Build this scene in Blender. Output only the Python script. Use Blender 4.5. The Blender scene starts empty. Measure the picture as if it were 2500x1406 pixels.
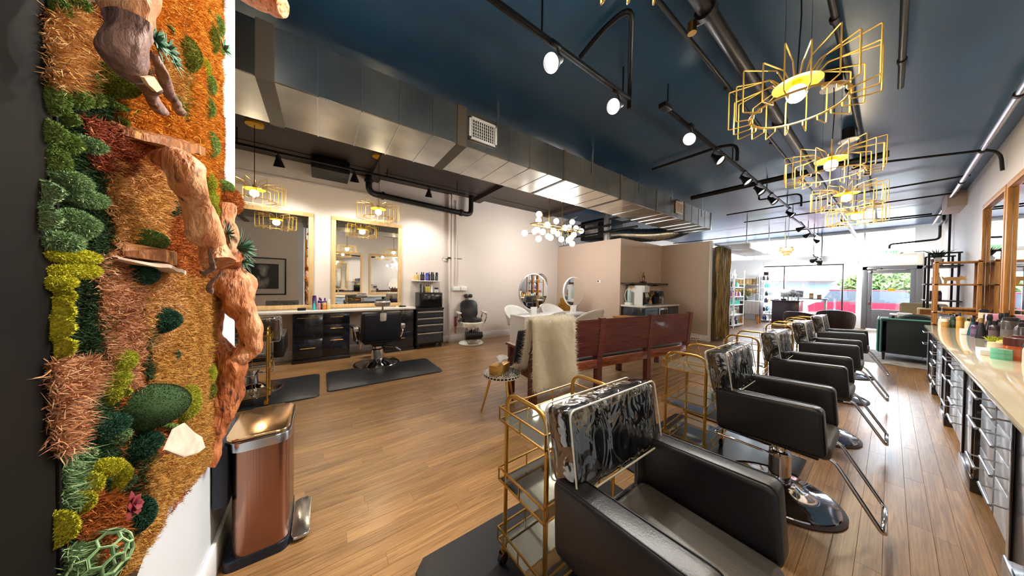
import bpy, bmesh, math, random
import numpy as np
from mathutils import Vector, Matrix, noise
from math import pi, sin, cos, radians as R
random.seed(7)
rng = np.random.default_rng(7)
SC = bpy.context.scene
COL = SC.collection

# ------------------------------------------------------------------ camera
FPX, EYE = 656.2, 1.45
_y, _p, _r = R(54.61), R(-.794), R(.885)
FW = Vector((-sin(_y)*cos(_p), cos(_y)*cos(_p), sin(_p)))
_r0 = Vector((cos(_y), sin(_y), 0)); _u0 = _r0.cross(FW)
RT = _r0*cos(_r)+_u0*sin(_r); UP = -_r0*sin(_r)+_u0*cos(_r)
cd = bpy.data.cameras.new('camera'); cam = bpy.data.objects.new('camera', cd); COL.objects.link(cam)
cd.sensor_width = 36; cd.lens = FPX/2500*36; cd.clip_start = .02; cd.clip_end = 200
cam.matrix_world = Matrix(((RT.x, UP.x, -FW.x, 0), (RT.y, UP.y, -FW.y, 0), (RT.z, UP.z, -FW.z, EYE), (0, 0, 0, 1)))
SC.camera = cam
def at(u, v, **k):
    """photograph point -> point of the place on the plane x=X, y=Y or z=Z"""
    d = FW+RT*((u-1250)/FPX)+UP*((703-v)/FPX)
    if 'X' in k: t = k['X']/d.x
    elif 'Y' in k: t = k['Y']/d.y
    else: t = (k['Z']-EYE)/d.z
    return Vector((0, 0, EYE))+d*t

# ------------------------------------------------------------------ world, daylight, exposure
w = bpy.data.worlds.new('sky'); SC.world = w; w.use_nodes = True
nt = w.node_tree; bg = nt.nodes['Background']
bg.inputs[0].default_value = (.80, .90, 1, 1); bg.inputs[1].default_value = 22
sun = bpy.data.lights.new('sun', 'SUN'); sun.energy = 3; sun.angle = R(2); sun.color = (1, .97, .92)
so = bpy.data.objects.new('sun', sun); COL.objects.link(so); so.rotation_euler = (R(38), 0, R(-20))
def portal(x, z, sx, sz):
    l = bpy.data.lights.new('window_portal', 'AREA'); l.shape = 'RECTANGLE'; l.size = sx; l.size_y = sz; l.cycles.is_portal = True
    o = bpy.data.objects.new('window_portal', l); COL.objects.link(o); o.location = (x, 16.75, z); o.rotation_euler = (R(-90), 0, 0)
portal(-2.1, 1.4, 2.6, 2.2); portal(0, 1.4, 1.2, 2.6); portal(-2.6, 3.2, 6.2, .85)
SC.view_settings.view_transform = 'Standard'; SC.view_settings.look = 'None'
SC.view_settings.gamma = 1; SC.view_settings.use_curve_mapping = False
SC.view_settings.exposure = 1.0
cy = SC.cycles
cy.max_bounces = 8; cy.diffuse_bounces = 4; cy.glossy_bounces = 5; cy.transparent_max_bounces = 12; cy.transmission_bounces = 6
cy.caustics_reflective = False; cy.caustics_refractive = False; cy.sample_clamp_indirect = 6; cy.use_denoising = True

# ------------------------------------------------------------------ materials
def lin(c): return tuple((x/12.92 if x <= .04045 else ((x+.055)/1.055)**2.4) for x in (v/255 for v in c))
def C(*c): return lin(c)+(1,)
MATS = {}
def mat(name, col, rough=.5, metal=0., col2=None, scale=8., stretch=(1, 1, 1), bump=0., bscale=None, detail=3, emit=None, estr=0, coat=0., spec=.5, island=0., pos=(.35, .65), sheen=0, trans=0, ior=1.45):
    """principled material; col2 mixes in by object-space noise, island varies it per loose piece"""
    m = bpy.data.materials.new(name); m.use_nodes = True; MATS[name] = m
    n = m.node_tree.nodes; L = m.node_tree.links; b = n['Principled BSDF']
    b.inputs['Base Color'].default_value = col; b.inputs['Roughness'].default_value = rough; b.inputs['Metallic'].default_value = metal
    b.inputs['Coat Weight'].default_value = coat; b.inputs['Coat Roughness'].default_value = .08; b.inputs['Specular IOR Level'].default_value = spec
    b.inputs['Transmission Weight'].default_value = trans; b.inputs['IOR'].default_value = ior
    if sheen: b.inputs['Sheen Weight'].default_value = sheen
    if emit: b.inputs['Emission Color'].default_value = emit; b.inputs['Emission Strength'].default_value = estr
    src = None
    if col2 or bump:
        tc = n.new('ShaderNodeTexCoord'); mp = n.new('ShaderNodeMapping'); L.new(tc.outputs['Object'], mp.inputs[0]); mp.inputs['Scale'].default_value = stretch
    if col2:
        nz = n.new('ShaderNodeTexNoise'); nz.inputs['Scale'].default_value = scale; nz.inputs['Detail'].default_value = detail; L.new(mp.outputs[0], nz.inputs[0])
        cr = n.new('ShaderNodeValToRGB'); L.new(nz.outputs[0], cr.inputs[0]); cr.color_ramp.elements[0].color = col; cr.color_ramp.elements[1].color = col2
        cr.color_ramp.elements[0].position = pos[0]; cr.color_ramp.elements[1].position = pos[1]; src = cr.outputs[0]
    if island:
        g = n.new('ShaderNodeNewGeometry'); hs = n.new('ShaderNodeHueSaturation'); mr = n.new('ShaderNodeMapRange')
        L.new(g.outputs['Random Per Island'], mr.inputs[0]); mr.inputs[3].default_value = 1-island; mr.inputs[4].default_value = 1+island
        L.new(mr.outputs[0], hs.inputs['Value'])
        if src: L.new(src, hs.inputs['Color'])
        else: hs.inputs['Color'].default_value = col
        src = hs.outputs[0]
    if src: L.new(src, b.inputs['Base Color'])
    if bump:
        nb = n.new('ShaderNodeTexNoise'); nb.inputs['Scale'].default_value = bscale or scale; nb.inputs['Detail'].default_value = 4; L.new(mp.outputs[0], nb.inputs[0])
        bp = n.new('ShaderNodeBump'); bp.inputs['Strength'].default_value = bump; bp.inputs['Distance'].default_value = .02; L.new(nb.outputs[0], bp.inputs['Height']); L.new(bp.outputs[0], b.inputs['Normal'])
    return m
def clear(name, tint=(1, 1, 1, 1), refl=.08, rough=.02, bump=0, bscale=10, stretch=(1, 1, 1), fr=1.45):
    """thin clear sheet: passes light straight through, mirrors a little by angle"""
    m = bpy.data.materials.new(name); m.use_nodes = True; MATS[name] = m
    n = m.node_tree.nodes; L = m.node_tree.links; n.clear()
    o = n.new('ShaderNodeOutputMaterial'); t = n.new('ShaderNodeBsdfTransparent'); t.inputs[0].default_value = tint
    g = n.new('ShaderNodeBsdfGlossy'); g.inputs['Roughness'].default_value = rough; mx = n.new('ShaderNodeMixShader'); f = n.new('ShaderNodeFresnel'); f.inputs[0].default_value = fr
    ad = n.new('ShaderNodeMath'); ad.operation = 'ADD'; ad.inputs[1].default_value = refl; ad.use_clamp = True
    L.new(f.outputs[0], ad.inputs[0]); L.new(ad.outputs[0], mx.inputs[0]); L.new(t.outputs[0], mx.inputs[1]); L.new(g.outputs[0], mx.inputs[2]); L.new(mx.outputs[0], o.inputs[0])
    if bump:
        tc = n.new('ShaderNodeTexCoord'); mp = n.new('ShaderNodeMapping'); mp.inputs['Scale'].default_value = stretch; nb = n.new('ShaderNodeTexNoise'); nb.inputs['Scale'].default_value = bscale; nb.inputs['Detail'].default_value = 2; nb.inputs['Distortion'].default_value = 1.2
        bp = n.new('ShaderNodeBump'); bp.inputs['Strength'].default_value = bump; bp.inputs['Distance'].default_value = .03
        L.new(tc.outputs['Object'], mp.inputs[0]); L.new(mp.outputs[0], nb.inputs[0]); L.new(nb.outputs[0], bp.inputs['Height']); L.new(bp.outputs[0], g.inputs['Normal']); L.new(bp.outputs[0], f.inputs['Normal'])
    return m
wall_m = mat('wall_paint', C(226, 217, 212), .6, bump=.03, bscale=60)
white_wall = mat('white_wall_paint', C(216, 222, 230), .55, bump=.02, bscale=80)
taupe_m = mat('taupe_paint', C(205, 184, 168), .6, bump=.03, bscale=60)
ceil_m = mat('navy_ceiling_paint', C(50, 94, 132), .31, col2=C(38, 72, 104), scale=.7, bump=.12, bscale=3, stretch=(1, .35, 1))
warm_lit_ceil = mat('warm_lit_black_paint', C(52, 42, 38), .5)  # black ceiling paint; the warm light on it is put into the brown
trim_m = mat('white_trim_paint', C(240, 240, 240), .4)
M_black = mat('black_metal', C(22, 22, 24), .4, .3)
M_blackpl = mat('black_plastic', C(16, 17, 20), .35)
M_navypl = mat('navy_plastic', C(16, 26, 42), .4)
M_gold = mat('brushed_gold', C(214, 168, 88), .28, 1)
M_wire = mat('gold_wire', C(226, 188, 96), .35, .35)
M_brass = mat('brass', C(190, 148, 74), .3, 1)
M_chrome = mat('chrome', C(225, 225, 228), .07, 1)
M_steel = mat('brushed_steel', C(196, 198, 202), .25, 1)
M_galv = mat('galvanised_steel', C(200, 197, 186), .27, 1, col2=C(172, 172, 168), scale=2.5, bump=.05, bscale=3)
M_mastic = mat('duct_sealant', C(92, 84, 74), .6)
M_copper = mat('rose_gold_steel', C(158, 118, 102), .27, 1, bump=.02, bscale=90, stretch=(1, 1, .02))
M_goldlid = mat('champagne_steel', C(226, 186, 140), .2, 1, bump=.04, bscale=6)
M_leather = mat('black_leather', C(23, 22, 25), .34, bump=.08, bscale=180)
M_seatl = mat('black_leather_sheen', C(78, 73, 68), .4, bump=.08, bscale=120)  # black leather, its reflected light put into the paler colour
M_rubber = mat('black_rubber_mat', C(38, 40, 44), .33, bump=.06, bscale=150)
M_white = mat('white_gloss', C(240, 242, 244), .2)
M_whitepl = mat('white_plastic', C(232, 232, 232), .4)
M_quartz = mat('white_quartz', C(238, 236, 232), .14, col2=C(226, 222, 216), scale=6)
M_cream = mat('cream_quartz', C(240, 226, 194), .06, col2=C(244, 232, 206), scale=5, coat=.5)
M_navy = mat('navy_lacquer', C(20, 24, 38), .22, coat=.4)
M_navyR = mat('navy_lacquer_pale_sheen', C(188, 202, 220), .25, coat=.3)  # navy fronts; the window's reflection is put into this pale colour
M_pil = mat('black_lacquer', C(22, 20, 26), .2, coat=.5)
M_mahog = mat('mahogany', C(116, 62, 56), .32, col2=C(82, 40, 40), scale=6, stretch=(8, .8, 8), coat=.25, island=.18, detail=5)
M_mahog2 = mat('mahogany_rail', C(148, 80, 44), .22, col2=C(104, 48, 28), scale=6, stretch=(6, .6, 6), coat=.4, detail=5)
M_oakf = mat('pale_oak', C(222, 188, 136), .4, col2=C(206, 168, 116), scale=5, stretch=(8, 8, .8), detail=5)
M_teak = mat('golden_wood', C(190, 134, 68), .4, col2=C(160, 104, 50), scale=5, stretch=(8, 8, .8), detail=5)
M_darkwood = mat('dark_walnut', C(66, 46, 34), .5, col2=C(44, 30, 24), scale=7, stretch=(6, 1, 6), bump=.3)
M_fur = mat('ivory_fur', C(252, 247, 234), .8, island=.05)
def _soft(m):          # pile that lets light through, like real hair
    n = m.node_tree.nodes; L = m.node_tree.links; o = n['Material Output']; b = n['Principled BSDF']; t = n.new('ShaderNodeBsdfTranslucent'); mx = n.new('ShaderNodeMixShader'); mx.inputs[0].default_value = .5; b.inputs['Specular IOR Level'].default_value = .1
    L.new(b.inputs['Base Color'].links[0].from_socket, t.inputs[0]); L.new(b.outputs[0], mx.inputs[1]); L.new(t.outputs[0], mx.inputs[2]); L.new(mx.outputs[0], o.inputs[0])
_soft(M_fur)
M_pillow = mat('dark_navy_velvet', C(20, 26, 38), .8, sheen=.3)
M_mirror = mat('mirror_glass', (.93, .95, .95, 1), .01, 1)
M_traymir = mat('tinted_mirror_shelf', C(190, 190, 180), .05, .9)
M_screen = mat('dark_screen', C(14, 16, 20), .12)
M_green = mat('green_velvet', C(18, 34, 38), .7, sheen=.4)
M_teal = mat('teal_piping', C(90, 160, 156), .5)
M_brownl = mat('brown_leather', C(58, 40, 38), .4)
M_curtain = mat('bronze_velvet', C(168, 138, 70), .5, col2=C(66, 56, 32), scale=8, stretch=(3, 3, .35), sheen=.6)
M_mustard = mat('mustard_leather', C(172, 122, 28), .5, col2=C(120, 82, 20), scale=40)
M_bulb = mat('lit_bulb', (1, 1, 1, 1), .3, emit=(1, .84, .55, 1), estr=14)
M_globe = mat('lit_globe', (1, 1, 1, 1), .3, emit=(1, .97, .92, 1), estr=3.2)
M_lens = mat('lit_lens', (1, 1, 1, 1), .3, emit=(.97, 1, .96, 1), estr=16)
M_lensoff = mat('pearl_lens', C(235, 232, 220), .25, emit=(1, .96, .88, 1), estr=.9)
glass_m = clear('window_glass')
plastic_m = clear('clear_vinyl', (.93, .94, .94, 1), .20, .07, bump=1.0, bscale=8, stretch=(1, 1, .5))
M_piping = mat('cream_piping', C(214, 208, 196), .5)
M_pipegold = mat('tan_piping', C(190, 160, 116), .5)

# ------------------------------------------------------------------ mesh helpers
def G(): return bmesh.new()
def _xf(g, vs, M):
    if M is not None: bmesh.ops.transform(g, matrix=M, verts=vs)
def box(g, x0, x1, y0, y1, z0, z1, b=0, M=None, seg=2):
    r = bmesh.ops.create_cube(g, size=1); vs = r['verts']
    for v in vs: v.co = Vector(((x0+x1)/2+v.co.x*(x1-x0), (y0+y1)/2+v.co.y*(y1-y0), (z0+z1)/2+v.co.z*(z1-z0)))
    if b:
        es = list({e for v in vs for e in v.link_edges})
        rr = bmesh.ops.bevel(g, geom=es, offset=b, segments=seg, profile=.5, affect='EDGES')
        vs = list({v for f in rr['faces'] for v in f.verts} | {v for v in vs if v.is_valid})
    _xf(g, vs, M); return g
def frame_z(d):
    d = Vector(d).normalized(); return d.to_track_quat('Z', 'Y').to_matrix().to_4x4()
def cyl(g, p0, p1, r, r2=None, n=16, cap=True):
    p0, p1 = Vector(p0), Vector(p1); d = p1-p0
    bmesh.ops.create_cone(g, cap_ends=cap, segments=n, radius1=r, radius2=r if r2 is None else r2, depth=d.length, matrix=Matrix.Translation((p0+p1)/2) @ frame_z(d)); return g
def sph(g, c, r, n=16, s=(1, 1, 1)):
    bmesh.ops.create_uvsphere(g, u_segments=n, v_segments=max(6, n//2), radius=r, matrix=Matrix.Translation(c) @ Matrix.Diagonal((*s, 1))); return g
def lathe(g, prof, c=(0, 0, 0), n=24, M=None):
    rings = []
    for r, z in prof:
        if r < 1e-5: rings.append([g.verts.new((c[0], c[1], c[2]+z))])
        else: rings.append([g.verts.new((c[0]+r*cos(2*pi*k/n), c[1]+r*sin(2*pi*k/n), c[2]+z)) for k in range(n)])
    for a, b in zip(rings, rings[1:]):
        if len(a) == 1 and len(b) == 1: continue
        for k in range(n):
            j = (k+1) % n
            if len(a) == 1: g.faces.new((a[0], b[k], b[j]))
            elif len(b) == 1: g.faces.new((a[k], b[0], a[j]))
            else: g.faces.new((a[k], b[k], b[j], a[j]))
    _xf(g, [v for rg in rings for v in rg], M); return g
def fillet(pts, rad, n=5, closed=False):
    pts = [Vector(p) for p in pts]; out = []; N = len(pts)
    for i, p in enumerate(pts):
        if not closed and i in (0, N-1): out.append(p); continue
        a, b = pts[i-1], pts[(i+1) % N]; da, db = a-p, b-p
        t = min(rad, da.length*.49, db.length*.49); s, e = p+da.normalized()*t, p+db.normalized()*t
        for k in range(n+1):
            q = k/n; out.append(s*(1-q)**2+p*2*q*(1-q)+e*q*q)
    return out
def tube(g, pts, r, n=8, closed=False, rad=0, fn=5):
    """round tube along points; r is one radius or one per point"""
    if rad: pts = fillet(pts, rad, fn, closed)
    pts = [Vector(p) for p in pts]; N = len(pts); rs = r if isinstance(r, (list, tuple)) else [r]*N
    rings = []; nrm = None
    for i, p in enumerate(pts):
        if closed: t = pts[(i+1) % N]-pts[i-1]
        else: t = pts[min(i+1, N-1)]-pts[max(i-1, 0)]
        t.normalize()
        if nrm is None:
            nrm = t.orthogonal().normalized()
        else:
            nrm = nrm-t*nrm.dot(t)
            nrm = nrm.normalized() if nrm.length > 1e-6 else t.orthogonal().normalized()
        bn = t.cross(nrm)
        rings.append([g.verts.new(p+(nrm*cos(2*pi*k/n)+bn*sin(2*pi*k/n))*rs[i]) for k in range(n)])
    for i in range(N if closed else N-1):
        a, b = rings[i], rings[(i+1) % N]
        for k in range(n): g.faces.new((a[k], a[(k+1) % n], b[(k+1) % n], b[k]))
    if not closed: g.faces.new(rings[0][::-1]); g.faces.new(rings[-1])
    return g
def prism(g, poly, z0, z1, b=0, M=None):
    bot = [g.verts.new((x, y, z0)) for x, y in poly]; top = [g.verts.new((x, y, z1)) for x, y in poly]; n = len(poly)
    f1 = g.faces.new(bot[::-1]); f2 = g.faces.new(top)
    for k in range(n): g.faces.new((bot[k], bot[(k+1) % n], top[(k+1) % n], top[k]))
    vs = bot+top
    if b:
        rr = bmesh.ops.bevel(g, geom=list(f2.edges), offset=b, segments=2, profile=.5, affect='EDGES'); vs = list({v for v in vs if v.is_valid} | {v for f in rr['faces'] for v in f.verts})
    _xf(g, vs, M); return g
def rrect(x0, x1, y0, y1, r, n=5):
    p = []
    for cx, cy_, a in ((x1-r, y0+r, -90), (x1-r, y1-r, 0), (x0+r, y1-r, 90), (x0+r, y0+r, 180)):
        for k in range(n+1): t = R(a+90*k/n); p.append((cx+r*cos(t), cy_+r*sin(t)))
    return p
def fin(me, smooth=True):
    if smooth and me.polygons:
        me.polygons.foreach_set('use_smooth', [True]*len(me.polygons))
        me.set_sharp_from_angle(angle=R(38))
def obj(name, g, m, parent=None, world=False, loc=None, kind=None, smooth=True, label=None, home=True):
    me = bpy.data.meshes.new(name)
    if isinstance(g, bmesh.types.BMesh): bmesh.ops.recalc_face_normals(g, faces=g.faces); g.to_mesh(me); g.free()
    else:
        V, F = g; me.from_pydata(V, [], F); me.update()
    fin(me, smooth); me.materials.append(m)
    o = bpy.data.objects.new(name, me); COL.objects.link(o)
    if parent is not None:
        o.parent = parent
        if world:
            p = parent; T = Matrix.Identity(4); ch = []
            while p is not None: ch.append(p); p = p.parent
            for p in reversed(ch): T = T @ Matrix.LocRotScale(p.location, p.rotation_euler, p.scale)
            me.transform(T.inverted())
        if loc is not None: o.location = loc
    else:
        if loc is not None: o.location = loc
        elif home and len(me.vertices):
            co = np.empty(len(me.vertices)*3); me.vertices.foreach_get('co', co); co = co.reshape(-1, 3); lo, hi = co.min(0), co.max(0)
            b = Vector(((lo[0]+hi[0])/2, (lo[1]+hi[1])/2, lo[2])); me.transform(Matrix.Translation(-b)); o.location = b
    if kind: o['kind'] = kind
    if label: o['label'] = label
    return o
def npmesh(name, V, F, m, parent=None, world=True, kind=None):
    """V (n,3) array, F (m,k) index array, all faces of k corners"""
    me = bpy.data.meshes.new(name); V = np.asarray(V, np.float32); F = np.asarray(F, np.int32)
    if parent is not None and world:
        V = V-np.array(parent.matrix_world.translation if parent.parent else parent.location, np.float32)
    me.vertices.add(len(V)); me.vertices.foreach_set('co', V.ravel()); k = F.shape[1]
    me.loops.add(F.size); me.loops.foreach_set('vertex_index', F.ravel())
    me.polygons.add(len(F)); me.polygons.foreach_set('loop_start', np.arange(0, F.size, k, dtype=np.int32))
    me.update(calc_edges=True); me.polygons.foreach_set('use_smooth', [True]*len(F)); me.materials.append(m)
    o = bpy.data.objects.new(name, me); COL.objects.link(o)
    if parent is not None: o.parent = parent
    if kind: o['kind'] = kind
    return o
def thing(name, label, cat, loc=(0, 0, 0), rz=0, group=None):
    o = bpy.data.objects.new(name, None); COL.objects.link(o); o.location = loc; o.rotation_euler = (0, 0, rz); o.empty_display_size = .1
    return tag(o, label, cat, group)
def tag(o, label, cat, group=None):
    o['label'] = label; o['category'] = cat
    if group: o['group'] = group
    return o
def struct(name, g, m, parent=None, **k):
    o = obj(name, g, m, parent, **k)
    if parent is None: o['kind'] = 'structure'
    return o
def dup(root, loc, rz=0, label=None, group=None, scale=None):
    r = root.copy(); COL.objects.link(r); r.location = loc; r.rotation_euler = (0, 0, rz)
    if label: r['label'] = label
    if group: r['group'] = group
    if scale: r.scale = scale
    for c in list(root.children):
        d = c.copy(); COL.objects.link(d); d.parent = r
        for e in list(c.children):
            f = e.copy(); COL.objects.link(f); f.parent = d
    return r
def light(name, kind, loc, power, color=(1, .93, .82), size=.05, target=None, spot=100, blend=.6):
    l = bpy.data.lights.new(name, kind); l.energy = power; l.color = color; l.shadow_soft_size = size
    if kind == 'SPOT': l.spot_size = R(spot); l.spot_blend = blend
    o = bpy.data.objects.new(name, l); COL.objects.link(o); o.location = loc
    if target is not None: o.rotation_euler = (Vector(target)-Vector(loc)).to_track_quat('-Z', 'Y').to_euler()
    return o
# ------------------------------------------------------------------ room shell
XL, XR, YF, YB, ZC = -6.36, .93, 16.5, -5.2, 3.68
YM = -.43                                     # the moss wall's face
XB = -2.32                                    # the moss room's corner
struct('ceiling', box(G(), XL-.2, XR+.2, YB-.2, YF+.2, ZC, ZC+.15), ceil_m)
struct('wall_left', box(G(), XL-.15, XL, YB-.2, YF+.2, 0, ZC), wall_m)
struct('wall_right', box(G(), XR, XR+.15, YM, YF+.2, 0, ZC), wall_m)
struct('wall_back', box(G(), XL, XB, YB-.15, YB, 0, ZC), wall_m)
wm = struct('wall_moss', box(G(), XB, XR, YM-.15, YM, 0, ZC), white_wall)
struct('wall_corridor', box(G(), XB, XB+.15, YB, YM-.15, 0, ZC), wall_m)
struct('wall_partition', box(G(), XL, -4.03, 6.27, 6.40, 0, 2.68), taupe_m)
struct('wall_niche', box(G(), -4.16, -4.03, 6.40, 8.4, 0, 2.68), taupe_m)
struct('wall_curtain', box(G(), -4.16, -2.78, 8.4, 8.52, 0, 2.68), taupe_m)
struct('trim_curtain', box(box(G(), -2.80, -2.765, 8.385, 8.535, 0, 2.69, .004), -2.80, -2.765, 9.75, 9.9, 0, 2.69, .004), trim_m)
struct('wall_retail', box(G(), -6.2, -2.78, 9.9, 10.02, 0, 2.68), white_wall)
# the pilaster edge beside the pipe, left wall thickened in front of it
struct('wall_left_bay', box(G(), XL, XL+.07, 2.62, 6.27, 0, ZC), wall_m)
struct('trim_picture_rail', box(G(), XL, XL+.035, -3, 6.27, 3.26, 3.31, .01), wall_m)
def bboard(nm, x0, x1, y0, y1): struct(nm, box(box(G(), x0, x1, y0, y1, 0, .15, .004), x0, x1, y0, y1, .15, .165, .005), trim_m)
bboard('baseboard_left', XL, XL+.025, YB, 2.62); bboard('baseboard_left_bay', XL+.07, XL+.095, 2.62, 6.25)
bboard('baseboard_moss', XB, -.98, YM, YM+.02); bboard('baseboard_corridor', XB-.02, XB, YB, YM)
bboard('baseboard_partition', XL+.1, -4.03, 6.25, 6.27); bboard('baseboard_curtain', -4.0, -2.8, 8.38, 8.4)
bboard('baseboard_right', XR-.02, XR, 9.2, YF)
# black steel door frame at the near end of the moss wall
dfm = mat('blackened_steel', C(12, 11, 11), .7, 0, col2=C(22, 18, 16), scale=3, spec=.15)
df = struct('door_2', box(G(), -.915, -.45, YM, YM+.02, 0, 2.9, .004), dfm)
struct('frame', box(G(), -1.0, -.915, YM, YM+.008, 0, 2.9, .003), dfm, df, world=True)
struct('stop', box(G(), -.921, -.915, YM+.006, YM+.023, 0, 2.9, .002), dfm, df, world=True)
# floor: sub-floor, strips of oak one by one where they show large, the rest joined
fl = struct('floor', box(G(), XL, XR, YB, YF, -.12, -.012), M_darkwood, home=False)
def plank_mat():
    m = bpy.data.materials.new('oak_floor'); m.use_nodes = True; n = m.node_tree.nodes; L = m.node_tree.links; b = n['Principled BSDF']
    g = n.new('ShaderNodeNewGeometry'); oi = n.new('ShaderNodeObjectInfo'); ad = n.new('ShaderNodeMath'); ad.operation = 'ADD'
    L.new(g.outputs['Random Per Island'], ad.inputs[0]); L.new(oi.outputs['Random'], ad.inputs[1]); fr = n.new('ShaderNodeMath'); fr.operation = 'FRACT'; L.new(ad.outputs[0], fr.inputs[0])
    off = n.new('ShaderNodeVectorMath'); off.operation = 'ADD'; cm = n.new('ShaderNodeCombineXYZ'); ml = n.new('ShaderNodeMath'); ml.operation = 'MULTIPLY'; ml.inputs[1].default_value = 60
    L.new(fr.outputs[0], ml.inputs[0]); L.new(ml.outputs[0], cm.inputs[2]); L.new(ml.outputs[0], cm.inputs[1]); L.new(g.outputs['Position'], off.inputs[0]); L.new(cm.outputs[0], off.inputs[1])
    mp = n.new('ShaderNodeMapping'); mp.inputs['Scale'].default_value = (16, .9, 1); L.new(off.outputs[0], mp.inputs[0])
    nz = n.new('ShaderNodeTexNoise'); nz.inputs['Scale'].default_value = 2.2; nz.inputs['Detail'].default_value = 6; nz.inputs['Distortion'].default_value = 1.6; L.new(mp.outputs[0], nz.inputs[0])
    wv = n.new('ShaderNodeTexWave'); wv.bands_direction = 'X'; wv.inputs['Scale'].default_value = 1.3; wv.inputs['Distortion'].default_value = 9; wv.inputs['Detail'].default_value = 3; wv.inputs['Detail Scale'].default_value = .6; L.new(mp.outputs[0], wv.inputs[0])
    cr = n.new('ShaderNodeValToRGB'); L.new(nz.outputs[0], cr.inputs[0]); e = cr.color_ramp.elements
    e[0].position = .3; e[0].color = C(122, 88, 52); e[1].position = .7; e[1].color = C(172, 130, 84)
    c2 = n.new('ShaderNodeValToRGB'); L.new(wv.outputs[0], c2.inputs[0]); c2.color_ramp.elements[0].color = (.62, .58, .55, 1); c2.color_ramp.elements[1].color = (1, 1, 1, 1); c2.color_ramp.elements[0].position = .0; c2.color_ramp.elements[1].position = .35
    mx = n.new('ShaderNodeMix'); mx.data_type = 'RGBA'; mx.blend_type = 'MULTIPLY'; mx.inputs[0].default_value = .45; L.new(cr.outputs[0], mx.inputs[6]); L.new(c2.outputs[0], mx.inputs[7])
    hs = n.new('ShaderNodeHueSaturation'); mr = n.new('ShaderNodeMapRange'); mr.inputs[3].default_value = .8; mr.inputs[4].default_value = 1.18; L.new(fr.outputs[0], mr.inputs[0]); L.new(mr.outputs[0], hs.inputs['Value']); L.new(mx.outputs[2], hs.inputs['Color'])
    L.new(hs.outputs[0], b.inputs['Base Color']); b.inputs['Roughness'].default_value = .36; b.inputs['Specular IOR Level'].default_value = .6; b.inputs['Coat Weight'].default_value = .55; b.inputs['Coat Roughness'].default_value = .27
    return m
oak_m = plank_mat()
PW = .086
lens_ = (.7, 1.0, 1.3, 1.6); pm = []
for Ln in lens_:
    g = box(G(), .0004, PW-.0004, .0004, Ln-.0004, -.012, 0, .0007, seg=1); me = bpy.data.meshes.new('floor_plank'); g.to_mesh(me); g.free(); me.materials.append(oak_m); pm.append(me)
rest = G(); cand = []
k = int((XR-XL)/PW)+1
for i in range(k):
    x = XL+i*PW; y = YB-random.random()*1.2
    while y < YF:
        j = random.randrange(4); Ln = lens_[j]; c = Vector((x+PW/2, y+Ln/2, 0)); d = c-Vector((0, 0, EYE)); dep = d.dot(FW)
        sz = 0
        if dep > .5:
            u = 1250+FPX*d.dot(RT)/dep; v = 703-FPX*d.dot(UP)/dep
            if -200 < u < 2700 and v < 1650 and not (y < YM+.1 and x > XB-.1) and x+PW < XR: sz = PW*Ln/dep**2.2
        cand.append((sz, x, y, j)); y += Ln
cand.sort(key=lambda q: -q[0])
for n_, (sz, x, y, j) in enumerate(cand):
    if n_ < 298 and sz > 0:
        o = bpy.data.objects.new('floor_plank', pm[j]); COL.objects.link(o); o.parent = fl; o.location = (x, y, 0)
    elif y+lens_[j] > YM-.2 or x < XB:
        x1 = min(x+PW, XR); y0, y1 = max(y, YB), min(y+lens_[j], YF)
        if x1-x > .01 and y1-y0 > .01: box(rest, x+.0004, x1-.0004, y0+.0004, y1-.0004, -.012, 0)
ro = obj('far_planks', rest, oak_m, fl, kind='stuff', smooth=False)
# ------------------------------------------------------------------ storefront
def slab(g, x0, x1, z0, z1): return box(g, x0, x1, YF, YF+.16, z0, z1)
g = G()
for q in ((XL, -3.36, 0, 2.72), (-3.36, -.72, 0, .30), (-3.36, -.72, 2.56, 2.72), (-.72, -.62, 0, 2.76), (.62, XR, 0, 2.76), (-.62, .62, 2.72, 2.78), (XL, -5.8, 2.72, ZC), (.45, XR, 2.76, ZC), (-5.8, .45, 3.62, ZC)):
    slab(g, *q)
wf = struct('wall_front', g, white_wall)
frame_m = mat('grey_door_paint', C(96, 98, 106), .4); beige_m = mat('beige_surround', C(206, 196, 184), .5)
# window_1: shop window under a dark header, with a narrow side light
w1 = struct('window_1', box(G(), -3.36, -.72, YF-.03, YF+.02, 2.44, 2.56, .006), trim_m)
for x0, x1, m_ in ((-3.36, -3.32, trim_m), (-2.72, -2.685, M_black), (-1.10, -1.06, M_black), (-.75, -.72, trim_m)): struct('mullion', box(G(), x0, x1, YF+.02, YF+.08, .3, 2.44, .004), m_, w1, world=True)
struct('header', box(G(), -3.36, -1.06, YF+.0, YF+.08, 2.40, 2.44, .004), M_black, w1, world=True)
struct('sill', box(G(), -3.4, -.8, YF-.14, YF+.1, .27, .31, .006), trim_m, w1, world=True)
for x0, x1 in ((-3.32, -2.72), (-2.685, -1.10), (-1.06, -.75)): struct('pane', box(G(), x0, x1, YF+.045, YF+.052, .31, 2.42), glass_m, w1, world=True)
# window_2: clerestory band
w2 = struct('window_2', box(box(G(), -5.8, .45, YF+.02, YF+.1, 2.72, 2.79, .005), -5.8, .45, YF+.02, YF+.1, 3.58, 3.62, .005), trim_m)
for i in range(6):
    x0 = -5.8+i*1.0417; struct('pane', box(G(), x0+.02, x0+1.02, YF+.05, YF+.057, 2.78, 3.59), glass_m, w2, world=True)
    if i: struct('mullion', box(G(), x0-.02, x0+.02, YF+.03, YF+.09, 2.78, 3.59), trim_m, w2, world=True)
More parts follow.
